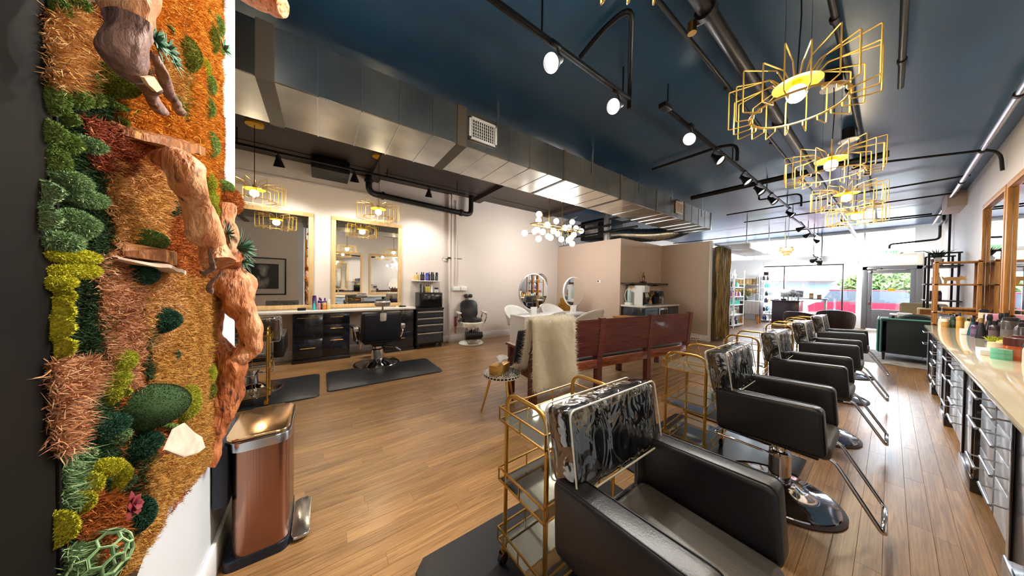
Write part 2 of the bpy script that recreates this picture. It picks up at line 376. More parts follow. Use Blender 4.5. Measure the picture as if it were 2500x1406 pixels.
# door_1: grey framed glass door, transom with the house number
d1 = struct('door_1', box(box(box(G(), -.62, -.50, YF-.02, YF+.1, 0, 2.3, .006), .50, .62, YF-.02, YF+.1, 0, 2.3, .006), -.62, .62, YF-.02, YF+.1, 2.18, 2.32, .006), frame_m)
g = G()
for q in ((-.50, -.39, .02, 2.18), (.39, .50, .02, 2.18), (-.39, .39, 2.05, 2.18), (-.39, .39, .02, .74)): box(g, q[0], q[1], YF, YF+.06, q[2], q[3], .004)
struct('door_leaf', g, frame_m, d1, world=True)
struct('pane', box(G(), -.39, .39, YF+.027, YF+.033, .74, 2.05), glass_m, d1, world=True)
st = struct('sticker', lathe(G(), [(0, 0), (1, 0), (1, .02), (0, .02)], n=28, M=Matrix.Translation((.02, YF+.026, 1.46)) @ Matrix.Rotation(R(90), 4, 'X') @ Matrix.Diagonal((.088, .05, .1, 1))), mat('yellow_sticker', C(214, 176, 24), .5), d1, world=True)
struct('sticker_band', box(G(), -.055, .095, YF+.022, YF+.026, 1.45, 1.47), mat('olive_print', C(120, 96, 20), .5), d1, world=True)
struct('push_handle', tube(G(), [(-.445, YF, 1.0), (-.445, YF-.05, 1.0), (-.445, YF-.05, 1.22), (-.445, YF, 1.22)], .012, rad=.02), M_steel, d1, world=True)
struct('lock', box(G(), -.47, -.42, YF-.02, YF, .9, .98, .006), mat('red_lock', C(110, 30, 34), .4), d1, world=True)
struct('closer', box(box(G(), -.52, -.22, YF-.09, YF-.02, 2.19, 2.25, .01), -.3, .3, YF-.06, YF-.045, 2.16, 2.18), M_steel, d1, world=True)
struct('hinge_cover', sph(G(), (-.46, YF-.05, 2.12), .04, 12), M_white, d1, world=True)
g = G()
for q in ((-.62, -.50, 2.32, 2.72), (.50, .62, 2.32, 2.72), (-.50, .50, 2.32, 2.38), (-.50, .50, 2.66, 2.72)): box(g, q[0], q[1], YF-.02, YF+.1, q[2], q[3], .005)
tr = struct('transom', g, beige_m, d1, world=True)
struct('pane', box(G(), -.50, .50, YF+.04, YF+.046, 2.38, 2.66), glass_m, d1, world=True)
def text(name, body, size, loc, rot, m, parent=None, depth=.001, sx=1):
    c = bpy.data.curves.new(name, 'FONT'); c.body = body; c.size = size; c.align_x = 'CENTER'; c.align_y = 'CENTER'; c.extrude = depth
    t = bpy.data.objects.new(name, c); COL.objects.link(t); dg = bpy.context.evaluated_depsgraph_get(); me = bpy.data.meshes.new_from_object(t.evaluated_get(dg)); bpy.data.objects.remove(t)
    me.materials.clear(); me.materials.append(m); me.transform(Matrix.Translation(loc) @ Matrix.Rotation(rot[2], 4, 'Z') @ Matrix.Rotation(rot[0], 4, 'X') @ Matrix.Diagonal((sx, 1, 1, 1)))
    if parent is not None:
        T = Matrix.Identity(4); p = parent; ch = []
        while p is not None: ch.append(p); p = p.parent
        for p in reversed(ch): T = T @ Matrix.LocRotScale(p.location, p.rotation_euler, p.scale)
        me.transform(T.inverted())
    o = bpy.data.objects.new(name, me); COL.objects.link(o); o.parent = parent; return o
# the number is on the outside of the glass, so it reads backwards from in here
text('house_number', '1521', .16, (0, YF+.035, 2.55), (R(90), 0, 0), mat('frosted_number', C(150, 150, 146), .5), d1, sx=-1)
ex = thing('exit_sign', 'green lettered exit sign above the shop door transom', 'sign', (0, YF-.04, 2.72))
obj('housing', box(G(), -.17, .17, -.03, .03, 0, .14, .008), mat('pale_acrylic', C(214, 224, 218), .3), ex)
text('lettering', 'EXIT', .13, (0, YF-.075, 2.788), (R(90), 0, 0), mat('exit_green', C(70, 190, 120), .4, emit=C(60, 190, 110), estr=.5), ex)
# ------------------------------------------------------------------ the street outside
road = mat('asphalt', C(84, 90, 98), .9); pave = mat('pale_pavement', C(150, 155, 160), .9); far_w = mat('pale_render', C(128, 126, 124), .9, spec=.1); awn = mat('coral_awning', C(150, 84, 80), .9, spec=.1)
struct('pavement', box(G(), -30, 30, YF+.16, YF+3.2, -.2, -.02), pave); struct('road', box(G(), -30, 30, YF+3.2, 30.5, -.3, -.12), road)
shop = thing('shop_building', 'pale shop across the street with a long coral awning', 'building', (-6, 31, -.1))
obj('facade', box(G(), -14, -1.4, 31, 36, -.1, 6), far_w, shop, world=True)
g = G(); prism(g, [(0, 0), (-1.1, -.75), (-1.1, -.95), (0, -.95)], -9, -2.3, M=Matrix(((0, 0, 1, 0), (1, 0, 0, 31), (0, 1, 0, 3.0), (0, 0, 0, 1))))
obj('awning', g, awn, shop, world=True)
for i in range(4): obj('shop_window', box(G(), -9+i*1.7, -7.5+i*1.7, 30.95, 31.02, .6, 1.85), mat('blue_grey_glass', C(92, 108, 118), .6, spec=.1), shop, world=True)
for i, c_ in enumerate(((250, 180, 190), (190, 230, 150))): obj('window_poster', box(G(), -3.9+i*-3.4, -3.1+i*-3.4, 30.9, 30.95, .7, 1.4), mat('shop_poster', C(*c_), .6), shop, world=True)
def car(label, x, y, body, rz=0):
    t = thing('car', label, 'car', (x, y, -.12), rz)
    pr = [(-2.1, .3), (-2.15, .75), (-1.9, .92), (-1.1, 1.0), (1.0, 1.0), (1.9, .88), (2.15, .7), (2.15, .3)]
    Mx = Matrix(((1, 0, 0, 0), (0, 0, 1, 0), (0, 1, 0, 0), (0, 0, 0, 1)))
    obj('body', prism(G(), pr, -.85, .85, .05, Mx), body, t)
    obj('cabin', prism(G(), [(-1.75, .95), (-1.45, 1.5), (.55, 1.52), (1.15, .98)], -.74, .74, .04, Mx), mat('car_glass', C(52, 58, 64), .3, spec=.2), t)
    obj('roof', box(G(), -1.5, .62, -.72, .72, 1.49, 1.56, .03), body, t)
    for px_ in (-1.3, 1.3):
        for py in (-.8, .8): obj('wheel', cyl(G(), (px_, py-.1, .33), (px_, py+.1, .33), .33, n=20), M_rubber, t)
    for px_ in (-.45,): obj('pillar', box(G(), px_-.05, px_+.05, -.76, .76, .98, 1.5), body, t)
    return t
redp = mat('red_car_paint', C(112, 14, 30), .5, spec=.15); silv = mat('white_car_paint', C(150, 154, 158), .4, spec=.2)
car('red car parked outside the glass shop door', -.2, 20.4, redp)
car('white car parked beyond the shop window behind the desk', -5.2, 20.2, silv)
# hedge-like street tree behind the door
leaf_m = mat('street_leaves', C(84, 104, 62), .8, col2=C(64, 86, 46), spec=.1, scale=3, island=.3)
tr_ = thing('street_tree', 'leafy street tree across the road, seen through the door glass', 'tree', (.6, 28, -.12))
obj('trunk', tube(G(), [(.6, 28, -.12), (.62, 28, .8), (.5, 28, 1.4)], [.14, .11, .08]), mat('street_bark', C(110, 90, 70), .8), tr_, world=True)
nl = 5000; d = rng.normal(size=(nl, 3)); d /= np.linalg.norm(d, axis=1)[:, None]; c0 = np.array([.0, 28, 1.75])+d*np.array([2.0, 1.0, .85])*rng.uniform(.6, 1, (nl, 1))
a = rng.normal(size=(nl, 3))*.1; b = rng.normal(size=(nl, 3))*.1
V = np.concatenate([c0+a, c0+b, c0-a], 1).reshape(-1, 3); npmesh('foliage', V, np.arange(nl*3).reshape(-1, 3), leaf_m, tr_)
# ------------------------------------------------------------------ moss wall
mw = thing('moss_wall_art', 'tall living wall panel of preserved mosses with twisted driftwood branches on the white wall', 'moss wall', (-1.45, YM, .6))
def mossmat(name, *cols, rough=.85):
    m = bpy.data.materials.new(name); m.use_nodes = True; n = m.node_tree.nodes; L = m.node_tree.links; b = n['Principled BSDF']
    g = n.new('ShaderNodeNewGeometry'); cr = n.new('ShaderNodeValToRGB'); L.new(g.outputs['Random Per Island'], cr.inputs[0]); e = cr.color_ramp.elements
    e[0].color = C(*cols[0]); e[1].color = C(*cols[-1])
    for i, c in enumerate(cols[1:-1]): e.new((i+1)/(len(cols)-1)).color = C(*c)
    L.new(cr.outputs[0], b.inputs['Base Color']); b.inputs['Roughness'].default_value = rough; b.inputs['Specular IOR Level'].default_value = .2
    MATS[name] = m; return m
MO = {'orange': mossmat('orange_moss', (150, 84, 22), (206, 130, 36), (232, 166, 60)), 'tan': mossmat('tan_moss', (140, 92, 52), (206, 152, 88), (236, 196, 138)),
 'rust': mossmat('rust_moss', (110, 52, 22), (168, 92, 38), (206, 128, 62)), 'pink': mossmat('pinkish_tan_moss', (132, 76, 56), (198, 140, 100), (232, 190, 150)),
 'red': mossmat('red_brown_moss', (84, 32, 26), (140, 66, 46), (196, 120, 80)), 'green': mossmat('green_moss', (66, 96, 40), (116, 146, 70), (166, 184, 108)),
 'sage': mossmat('sage_moss', (70, 104, 66), (122, 156, 108), (180, 202, 154)), 'dark': mossmat('dark_green_moss', (22, 40, 24), (42, 66, 38), (66, 92, 54)),
 'teal': mossmat('blue_green_moss', (20, 48, 40), (40, 82, 64), (74, 116, 88)), 'lime': mossmat('lime_moss', (146, 146, 20), (198, 194, 44), (228, 222, 88)),
 'olive': mossmat('olive_moss', (66, 78, 22), (108, 118, 40), (150, 150, 62)), 'yg': mossmat('yellow_green_moss', (120, 128, 24), (172, 178, 52), (206, 204, 90)),
 'gold': mossmat('golden_moss', (140, 96, 44), (194, 144, 70), (224, 180, 104)), 'plum': mossmat('plum_leaf', (58, 18, 28), (96, 30, 42), (130, 52, 60), rough=.5),
 'succ': mossmat('succulent_leaf', (24, 48, 42), (48, 84, 70), (92, 128, 106), rough=.5)}
NM = {'orange': 'orange moss tuft', 'tan': 'tan moss tuft', 'rust': 'rust coloured moss tuft', 'pink': 'pinkish tan moss tuft', 'red': 'red brown moss tuft', 'green': 'green moss cushion', 'sage': 'sage green moss cushion',
 'dark': 'dark green moss', 'teal': 'blue green moss cushion', 'lime': 'lime yellow moss cushion', 'olive': 'olive green moss cushion', 'yg': 'yellow green moss cushion', 'gold': 'golden tan moss', 'plum': 'plum leaves', 'succ': 'succulent'}
def nz3(P, f, s=0):
    x, y, z = (P[:, i]*f+s*1.7+i*2.1 for i in range(3))
    return (np.sin(x*1.0+1.3*np.sin(y*1.1+s))+np.sin(y*1.2+1.1*np.sin(z*.9+2*s))+np.sin(z*1.1+1.2*np.sin(x*1.3-s))+.5*np.sin(2.3*x+1.7*y)+.5*np.sin(2.1*z-1.9*y))/4
def blades(P, N, ln, wd, spread, curl=.5):
    """bent two-segment strands rooted at P along N"""
    n = len(P); rnd = rng.normal(size=(n, 3)); D = N+rnd*spread; D /= np.linalg.norm(D, axis=1)[:, None]+1e-9
    S = np.cross(D, rng.normal(size=(n, 3))); S /= np.linalg.norm(S, axis=1)[:, None]+1e-9
    l = (ln*rng.uniform(.5, 1.3, n))[:, None]; wv = (wd*rng.uniform(.6, 1.3, n))[:, None]; B = np.cross(D, S)*rng.normal(size=(n, 1))*curl
    m_ = P+D*l*.55+B*l*.12; t = P+D*l+B*l*.6+rng.normal(size=(n, 3))*l*.12
    V = np.stack([P-S*wv*.5, P+S*wv*.5, m_+S*wv*.45, m_-S*wv*.45, t], 1).reshape(-1, 3); i = np.arange(n)[:, None]*5
    F = np.concatenate([i+np.array([[0, 1, 2]]), i+np.array([[0, 2, 3]]), i+np.array([[3, 2, 4]])]); return V, F
def px_mpp(Y, v0=None): return 1
_ico = {}
def ico(sub):
    if sub not in _ico:
        g = bmesh.new(); bmesh.ops.create_icosphere(g, subdivisions=sub, radius=1); g.verts.ensure_lookup_table()
        _ico[sub] = (np.array([v.co[:] for v in g.verts]), np.array([[v.index for v in f.verts] for f in g.faces])); g.free()
    return _ico[sub]
ORD = {}
def cushion(u, v, hu, hv, kind, out=.09, rot=0, ln=.014, wd=.003, dens=1.0, spread=.5, lumps=.12, lf=40, base=.02, name='moss_cushion'):
    """a rounded clump whose middle stands `out` from the wall"""
    # find the half-ellipsoid whose outline, as seen from the room, has the clump's measured width and height
    Yc = YM+base; th = np.linspace(0, pi, 13); ph = np.linspace(-pi, pi, 17)[:-1]; E = np.array([(cos(p)*sin(t)*1., abs(cos(t)) if False else sin(t)*abs(sin(p)), cos(t)) for t in th for p in ph])
    for _try in range(6):
        c = at(u, v, Y=Yc+out*.5); cx, cz = c.x, c.z; dep = -Yc*.0+(c-Vector((0, 0, EYE))).dot(FW); hx = hz = hv*dep/FPX
        for _k in range(25):
            Q = E*np.array([hx, out, hz])+np.array([cx, Yc, cz-EYE]); dp = Q @ np.array(FW); uu = 1250+FPX*(Q @ np.array(RT))/dp; vv = 703-FPX*(Q @ np.array(UP))/dp
            hx *= min(1.5, max(.6, 2*hu/(uu.max()-uu.min()))); hz *= min(1.5, max(.6, 2*hv/(vv.max()-vv.min())))
            j = at((uu.max()+uu.min())/2, (vv.max()+vv.min())/2, Y=Yc+out*.5); k_ = at(u, v, Y=Yc+out*.5); cx += (k_.x-j.x)*.7; cz += (k_.z-j.z)*.7
        if min(hx, hz) > .5*out or out < .014: break
        out *= .75
    c = np.array([cx, Yc, cz]); s = random.random()*20; ax = np.array([hx, out, hz])
    Rm = np.array(Matrix.Rotation(R(rot), 3, 'Y'))
    V, F = ico(3); D = V.copy(); rad = 1+lumps*nz3(D*ax, lf, s); Vb = ((D*ax*rad[:, None]*.97) @ Rm.T)+c; Vb[:, 1] = np.maximum(Vb[:, 1], YM+.004)
    area = 3.6*hx*hz+2*out*(hx+hz); n = int(min(9000, max(700, area*dens*900000))); ln *= .36; wd *= .5; P = None
    q = rng.normal(size=(n, 3)); q /= np.linalg.norm(q, axis=1)[:, None]; q[:, 1] = np.abs(q[:, 1])*1.0-.12; q /= np.linalg.norm(q, axis=1)[:, None]
    rad = 1+lumps*nz3(q*ax, lf, s); P = ((q*ax*rad[:, None]) @ Rm.T)+c; N = (q/ax); N /= np.linalg.norm(N, axis=1)[:, None]; N = N @ Rm.T
    P[:, 1] = np.maximum(P[:, 1], YM+.008)
    Vs, Fs = blades(P, N, ln, wd, spread); V = np.concatenate([Vb, Vs]); F = np.concatenate([F, Fs+len(Vb)])
    return npmesh(name, V, F, MO[kind], mw)
def carpet(poly, kind, out=.05, ln=.03, wd=.0032, dens=1.0, spread=.9, name='moss_carpet', lf=38):
    out *= .42; ln *= .5; wd *= .62; dens *= 1.22
    """a flat spread of moss filling a patch of the panel"""
    W = [at(u, v, Y=YM+out) for u, v in poly]; Q = np.array([(p.x, p.z) for p in W]); lo, hi = Q.min(0), Q.max(0)
    A = .5*abs(np.dot(Q[:, 0], np.roll(Q[:, 1], 1))-np.dot(Q[:, 1], np.roll(Q[:, 0], 1))); n = int(A*dens*190000)
    def inside(p):
        r = np.zeros(len(p), bool)
        for a, b in zip(Q, np.roll(Q, -1, 0)):
            c = ((a[1] > p[:, 1]) != (b[1] > p[:, 1])) & (p[:, 0] < (b[0]-a[0])*(p[:, 1]-a[1])/(b[1]-a[1]+1e-12)+a[0]); r ^= c
        return r
    box_a = (hi-lo).prod(); p = rng.uniform(lo, hi, (int(n*box_a/max(A, 1e-4)), 2)); p = p+np.stack([nz3(np.stack([p[:, 1], p[:, 0], p[:, 0]*0], 1), 30, 1), nz3(np.stack([p[:, 0], p[:, 1], p[:, 0]*0+3], 1), 30, 2)], 1)*.02
    p = p[inside(p)]; s = random.random()*30
    h = YM+.012+out*(.65+.5*nz3(np.stack([p[:, 0], p[:, 1], p[:, 0]*0], 1), lf, s)); P = np.stack([p[:, 0], h, p[:, 1]], 1)
    P[:, 1] -= rng.uniform(0, out*.5, len(P)); P[:, 1] = np.maximum(P[:, 1], YM+.006)
    N = np.tile([0, 1, 0.], (len(P), 1)); V, F = blades(P, N, ln, wd, spread, 1.0); return npmesh(name, V, F, MO[kind], mw)
# backing felt, its lower edge running up in a slope away from the door frame
pan = [(-.985, .45), (-1.30, .66), (-1.62, .70), (-1.80, .74), (-1.93, .80), (-1.955, 1.3), (-1.94, 3.3), (-.985, 3.3)]
felt_m = mat('brown_felt', C(74, 52, 30), .9, col2=C(46, 40, 26), scale=14)
obj('backing_felt', prism(G(), pan, 0, .008, .002, Matrix(((1, 0, 0, 0), (0, 0, 1, YM), (0, 1, 0, 0), (0, 0, 0, 1)))), felt_m, mw, world=True)
for kind, poly, kw in (
 ('tan', [(118, 30), (235, 25), (250, 110), (225, 215), (125, 220)], dict(out=.07, ln=.04)),
 ('orange', [(345, -20), (450, -20), (440, 80), (400, 130), (350, 110)], {}), ('orange', [(455, -20), (540, -20), (535, 420), (470, 330), (455, 130)], {}),
 ('orange', [(330, 215), (420, 215), (470, 330), (480, 380), (400, 340), (325, 325)], dict(out=.11, ln=.03)), ('orange', [(455, 210), (500, 190), (535, 520), (500, 440), (450, 360)], {}),
 ('rust', [(240, 10), (300, 20), (290, 150), (245, 130)], {}), ('gold', [(395, 60), (440, 130), (470, 210), (420, 260), (385, 180)], dict(out=.03)),
 ('red', [(205, 285), (275, 300), (330, 350), (300, 430), (230, 410), (215, 350)], dict(out=.07)), ('rust', [(290, 320), (400, 370), (430, 430), (330, 400), (280, 380)], {}),
 ('tan', [(260, 390), (400, 380), (425, 470), (400, 590), (285, 600), (265, 500)], dict(out=.06, ln=.035)), ('gold', [(300, 480), (400, 470), (405, 560), (310, 590)], dict(out=.06)),
 ('rust', [(400, 530), (490, 530), (500, 660), (440, 670), (410, 600)], dict(out=.06)), ('dark', [(400, 420), (470, 460), (460, 540), (415, 530)], dict(out=.04)),
 ('dark', [(215, 375), (270, 420), (275, 620), (250, 700), (262, 900), (262, 1020), (190, 1090), (185, 880), (205, 700), (200, 500)], dict(out=.035, ln=.018, spread=.6)),
 ('pink', [(235, 640), (300, 600), (345, 680), (345, 830), (340, 960), (260, 900), (235, 720)], dict(out=.06, ln=.03)),
 ('tan', [(300, 690), (420, 660), (450, 760), (400, 850), (345, 860), (340, 760)], dict(out=.05)), ('gold', [(420, 660), (535, 690), (530, 900), (505, 1120), (455, 1000), (360, 940), (360, 850), (430, 800)], dict(out=.045, ln=.028, dens=1.2)),
 ('rust', [(440, 620), (525, 600), (530, 720), (470, 740)], {}), ('gold', [(480, 960), (512, 930), (505, 1135), (440, 1200), (350, 1290), (345, 1140), (430, 1100)], dict(out=.045, ln=.028, dens=1.2)),
 ('gold', [(340, 1190), (430, 1150), (400, 1260), (335, 1380), (280, 1420), (300, 1300)], dict(out=.045, ln=.028)), ('pink', [(140, 880), (230, 870), (240, 960), (190, 1060), (175, 1115), (145, 1090), (135, 980)], dict(out=.08, ln=.045)),
 ('rust', [(205, 1210), (300, 1210), (310, 1330), (230, 1385), (195, 1310)], dict(out=.07, ln=.035)), ('dark', [(340, 790), (365, 790), (362, 930), (342, 910)], dict(out=.04)),
 ('dark', [(130, 200), (260, 230), (230, 420), (240, 640), (110, 640), (105, 320)], dict(out=.02, ln=.02)), ('dark', [(155, 1080), (340, 1040), (380, 1150), (300, 1300), (250, 1420), (150, 1420)], dict(out=.02, ln=.025)),
 ('rust', [(470, 140), (500, 100), (540, 300), (535, 560), (505, 430)], dict(out=.02)), ('sage', [(160, 1110), (205, 1100), (205, 1230), (165, 1240)], dict(out=.06, ln=.04)), ('sage', [(150, 1340), (225, 1340), (215, 1420), (150, 1420)], dict(out=.06, ln=.04)),
 ('gold', [(505, 560), (535, 560), (530, 700), (500, 690)], dict(out=.03)), ('olive', [(430, 150), (470, 200), (470, 330), (430, 280)], dict(out=.025))):
    carpet(poly, kind, **kw)
carpet([(150, 600), (270, 600), (300, 1450), (140, 1450)], 'dark', out=.03, ln=.02, dens=.45); carpet([(330, 0), (520, 0), (530, 700), (510, 1130), (300, 1400), (250, 900), (260, 300)], 'rust', out=.03, ln=.024, dens=.2)
B = cushion
for u, v, hu, hv in ((150, 12, 35, 34), (207, 8, 28, 20), (235, 195, 25, 28), (145, 242, 36, 36), (192, 232, 38, 30), (240, 238, 26, 22), (182, 288, 26, 22), (140, 320, 33, 28), (165, 345, 38, 26), (150, 392, 36, 32), (412, 65, 22, 14)): B(u, v, hu, hv, 'green', .11, lumps=.2, lf=55)
for u, v, hu, hv in ((170, 440, 52, 24), (135, 468, 28, 30), (205, 482, 52, 22), (130, 530, 26, 32), (190, 545, 58, 34), (150, 590, 46, 20), (215, 350, 36, 20)): B(u, v, hu, hv, 'sage', .12, lumps=.22, lf=60, ln=.018)
B(283, 192, 58, 46, 'olive', .16, rot=25, ln=.012, lumps=.06); B(290, 258, 36, 17, 'green', .13, rot=12); B(272, 245, 20, 12, 'green', .1); B(303, 296, 19, 12, 'olive', .1); B(325, 268, 22, 14, 'green', .12)
for u, v, hu, hv in ((180, 625, 76, 18), (190, 660, 70, 18), (158, 690, 48, 18), (168, 722, 36, 28), (165, 762, 30, 34), (160, 800, 28, 30), (168, 850, 25, 28)): B(u, v, hu, hv, 'lime', .14, lumps=.16, lf=70, ln=.012, wd=.0036)
for u, v, hu, hv in ((300, 885, 36, 28), (290, 925, 35, 28), (280, 968, 28, 22), (310, 958, 16, 11)): B(u, v, hu, hv, 'yg', .12, lumps=.2, lf=60, ln=.012)
B(360, 585, 48, 26, 'green', .1); B(345, 668, 44, 22, 'teal', .09, rot=-14, ln=.02); B(400, 783, 40, 28, 'teal', .12, ln=.016); B(425, 868, 13, 17, 'teal', .05)
B(378, 1000, 88, 68, 'dark', .2, rot=-14, ln=.008, wd=.003, lumps=.04, dens=.8); B(462, 985, 28, 42, 'yg', .14, rot=-20, ln=.02); B(420, 1052, 50, 20, 'green', .12, rot=-30, ln=.02)
B(270, 1045, 56, 36, 'teal', .13, lumps=.2); B(300, 1065, 30, 20, 'sage', .14); B(345, 1092, 46, 36, 'teal', .13, ln=.02); B(330, 1105, 22, 26, 'sage', .1)
for u, v, hu, hv, r_ in ((255, 1148, 40, 26, 0), (298, 1166, 34, 40, 0), (232, 1188, 36, 32, 0), (268, 1160, 18, 16, 0), (217, 1227, 36, 30, 0), (172, 1290, 38, 46, 0)): B(u, v, hu, hv, 'lime', .15, rot=r_, lumps=.14, lf=70, ln=.012, wd=.0036)
B(220, 1110, 20, 14, 'sage', .12); B(342, 1262, 38, 46, 'teal', .13, ln=.016); B(310, 1185, 32, 20, 'sage', .1)
for u, v, hu, hv, k_ in ((500, 15, 28, 25, 'olive'), (517, 90, 16, 38, 'olive'), (463, 128, 28, 46, 'olive'), (500, 160, 14, 26, 'yg'), (510, 200, 18, 30, 'green'), (506, 260, 16, 30, 'green'), (515, 350, 18, 35, 'green'), (511, 445, 16, 22, 'yg'), (515, 480, 18, 24, 'yg'), (520, 512, 14, 22, 'yg'), (438, 255, 14, 22, 'green'), (533, 60, 14, 30, 'green'), (538, 118, 12, 20, 'green'), (521, 640, 16, 11, 'yg'), (505, 645, 18, 22, 'olive'), (516, 915, 14, 24, 'yg'), (514, 955, 14, 22, 'olive')): B(u, v, hu, hv, k_, .1, lumps=.18)
B(560, 488, 32, 36, 'rust', .17, ln=.03); B(548, 455, 24, 18, 'green', .16); B(566, 655, 22, 24, 'orange', .2, ln=.02)
# lace-like net of sage moss at the foot
Vn, Fn = ico(2); c = at(287, 1352, Y=YM+.07); ga = bmesh.new(); bv = [ga.verts.new(Vector((c.x, YM+.04, c.z))+Vector((q[0]*.058, q[1]*.05, q[2]*.056))) for q in Vn]
for f in Fn: ga.faces.new([bv[i] for i in f])
dual = bmesh.new(); ga.faces.index_update(); ga.faces.ensure_lookup_table(); cen = [f.calc_center_median() for f in ga.faces]
for v in ga.verts:
    fs = list(v.link_faces)
    if v.co.y < YM+.03: continue
    nn = (v.co-Vector((c.x, YM+.04, c.z))).normalized(); t0 = nn.orthogonal(); t1 = nn.cross(t0); fs.sort(key=lambda f: math.atan2((cen[f.index]-v.co).dot(t1), (cen[f.index]-v.co).dot(t0)))
    tube(dual, [cen[f.index] for f in fs], .0032, 5, True)
ga.free(); obj('moss_net', dual, MO['sage'], mw, world=True)
# driftwood
def bark(name, a, b, c_, sc=26, bump=1.0):
    m = mat(name, C(*a), .55, col2=C(*b), scale=sc, stretch=(1, 1, .35), bump=bump, bscale=44, detail=6, pos=(.36, .56))
    n = m.node_tree.nodes; L = m.node_tree.links; tc = n.new('ShaderNodeTexCoord'); mp = n.new('ShaderNodeMapping'); mp.inputs['Scale'].default_value = (1, 1, .45); nz = n.new('ShaderNodeTexNoise'); nz.inputs['Scale'].default_value = 42; nz.inputs['Detail'].default_value = 5
    L.new(tc.outputs['Object'], mp.inputs[0]); L.new(mp.outputs[0], nz.inputs[0]); r = n.new('ShaderNodeValToRGB'); r.color_ramp.elements[0].position = .58; r.color_ramp.elements[1].position = .70; L.new(nz.outputs[0], r.inputs[0])
    b_ = n['Principled BSDF']; src = b_.inputs['Base Color'].links[0].from_socket; mx = n.new('ShaderNodeMix'); mx.data_type = 'RGBA'; L.new(r.outputs[0], mx.inputs[0]); L.new(src, mx.inputs[6]); mx.inputs[7].default_value = C(*c_); L.new(mx.outputs[2], b_.inputs['Base Color']); return m
wood_a = bark('peeled_driftwood', (230, 174, 132), (196, 124, 82), (96, 56, 42)); wood_b = bark('grey_bark', (150, 118, 108), (112, 84, 80), (70, 50, 46), 30, .9); wood_c = bark('red_driftwood', (206, 128, 82), (160, 88, 50), (78, 42, 30))
cut_m = mat('cut_wood', C(236, 204, 164), .6, col2=C(216, 176, 130), scale=20); cork_m = bark('cork_bark', (158, 96, 44), (120, 68, 30), (200, 140, 70), 30, 1.0); pale_m = mat('pale_fungus', C(232, 212, 196), .6, col2=C(206, 180, 162), scale=18, bump=.2)
def limb(name, pts, m, n=18, amp=.12, **k):
    """pts: (u, v, Y or None, radius px, X)"""
    W = []; r = []
    for q in pts:
        p = at(q[0], q[1], Y=q[2]) if q[2] is not None else at(q[0], q[1], X=q[4])
        W.append(p); r.append(q[3]*(p-Vector((0, 0, EYE))).dot(FW)/FPX)
    P2 = []; R2 = []; N = len(W)
    for i in range(N-1):      # Catmull-Rom
        a, b, c_, d_ = W[max(i-1, 0)], W[i], W[i+1], W[min(i+2, N-1)]
        for j in range(6):
            t = j/6; P2.append(.5*((2*b)+(c_-a)*t+(2*a-5*b+4*c_-d_)*t*t+(3*b-a-3*c_+d_)*t**3)); R2.append(r[i]*(1-t)+r[i+1]*t)
    P2.append(W[-1]); R2.append(r[-1]); g = tube(G(), P2, R2, n)
    for v in g.verts: v.co += Vector((noise.noise(v.co*14), noise.noise(v.co*14+Vector((7, 0, 0))), noise.noise(v.co*14+Vector((0, 9, 0)))))*amp*.16+Vector((noise.noise(v.co*40), noise.noise(v.co*40+Vector((7, 0, 0))), 0))*amp*.04
    return obj(name, g, m, mw, world=True, **k)
Y1 = YM+.13
limb('driftwood_branch', [(322, -60, Y1, 48), (318, 10, Y1, 44), (310, 60, Y1, 36)], wood_a)
limb('driftwood_branch', [(308, 55, Y1, 40), (306, 110, Y1, 36), (318, 150, Y1, 32), (333, 182, Y1, 20)], wood_b, label='grey barked end of the top driftwood branch')
limb('driftwood_branch', [(345, 186, Y1-.03, 17), (372, 225, Y1-.03, 14), (398, 262, Y1-.04, 12)], wood_b)
obj('cut_face', prism(G(), [(at(a, b, Y=Y1+.02).x, at(a, b, Y=Y1+.02).z) for a, b in ((340, 186), (365, 184), (386, 215), (372, 222), (352, 204))], 0, .006, 0, Matrix(((1, 0, 0, 0), (0, 0, 1, Y1+.02), (0, 1, 0, 0), (0, 0, 0, 1)))), cut_m, mw, world=True)
limb('twig', [(390, 145, Y1-.02, 8), (402, 190, Y1-.02, 9), (420, 235, Y1-.03, 9), (432, 270, Y1-.05, 7)], wood_b)
limb('driftwood_trunk', [(402, 385, YM+.08, 20), (425, 392, YM+.12, 32), (455, 430, YM+.14, 30), (476, 500, YM+.14, 30), (497, 560, YM+.15, 30), (524, 600, YM+.16, 26), (532, 640, YM+.17, 30)], wood_a)
limb('driftwood_trunk', [(520, 655, None, 20, -1.86), (545, 668, None, 36, -1.85), (572, 695, None, 38, -1.83), (590, 740, None, 29, -1.82), (614, 795, None, 22, -1.81), (606, 848, None, 22, -1.82), (574, 880, None, 24, -1.84), (552, 900, None, 24, -1.86)], wood_a)
limb('driftwood_fork', [(538, 722, None, 12, -1.87), (522, 770, None, 15, -1.87), (517, 812, None, 16, -1.87), (534, 860, None, 26, -1.86), (562, 890, None, 32, -1.84), (560, 940, None, 30, -1.84), (545, 990, None, 27, -1.83), (524, 1050, None, 24, -1.82), (512, 1100, None, 20, -1.80), (507, 1135, None, 18, -1.80)], wood_c)
limb('driftwood_branch', [(545, 500, None, 22, -1.92), (550, 560, None, 20, -1.92), (545, 610, None, 22, -1.90), (540, 650, None, 26, -1.88)], wood_a)
limb('driftwood_stub', [(545, 655, None, 20, -1.86), (562, 640, None, 19, -1.80), (574, 628, None, 15, -1.76)], wood_c)
limb('driftwood_branch', [(600, -45, None, 40, -1.95), (645, -12, None, 34, -1.9), (672, 5, None, 26, -1.86), (692, 18, None, 16, -1.84)], wood_a, label='broken branch end reaching out past the corner')
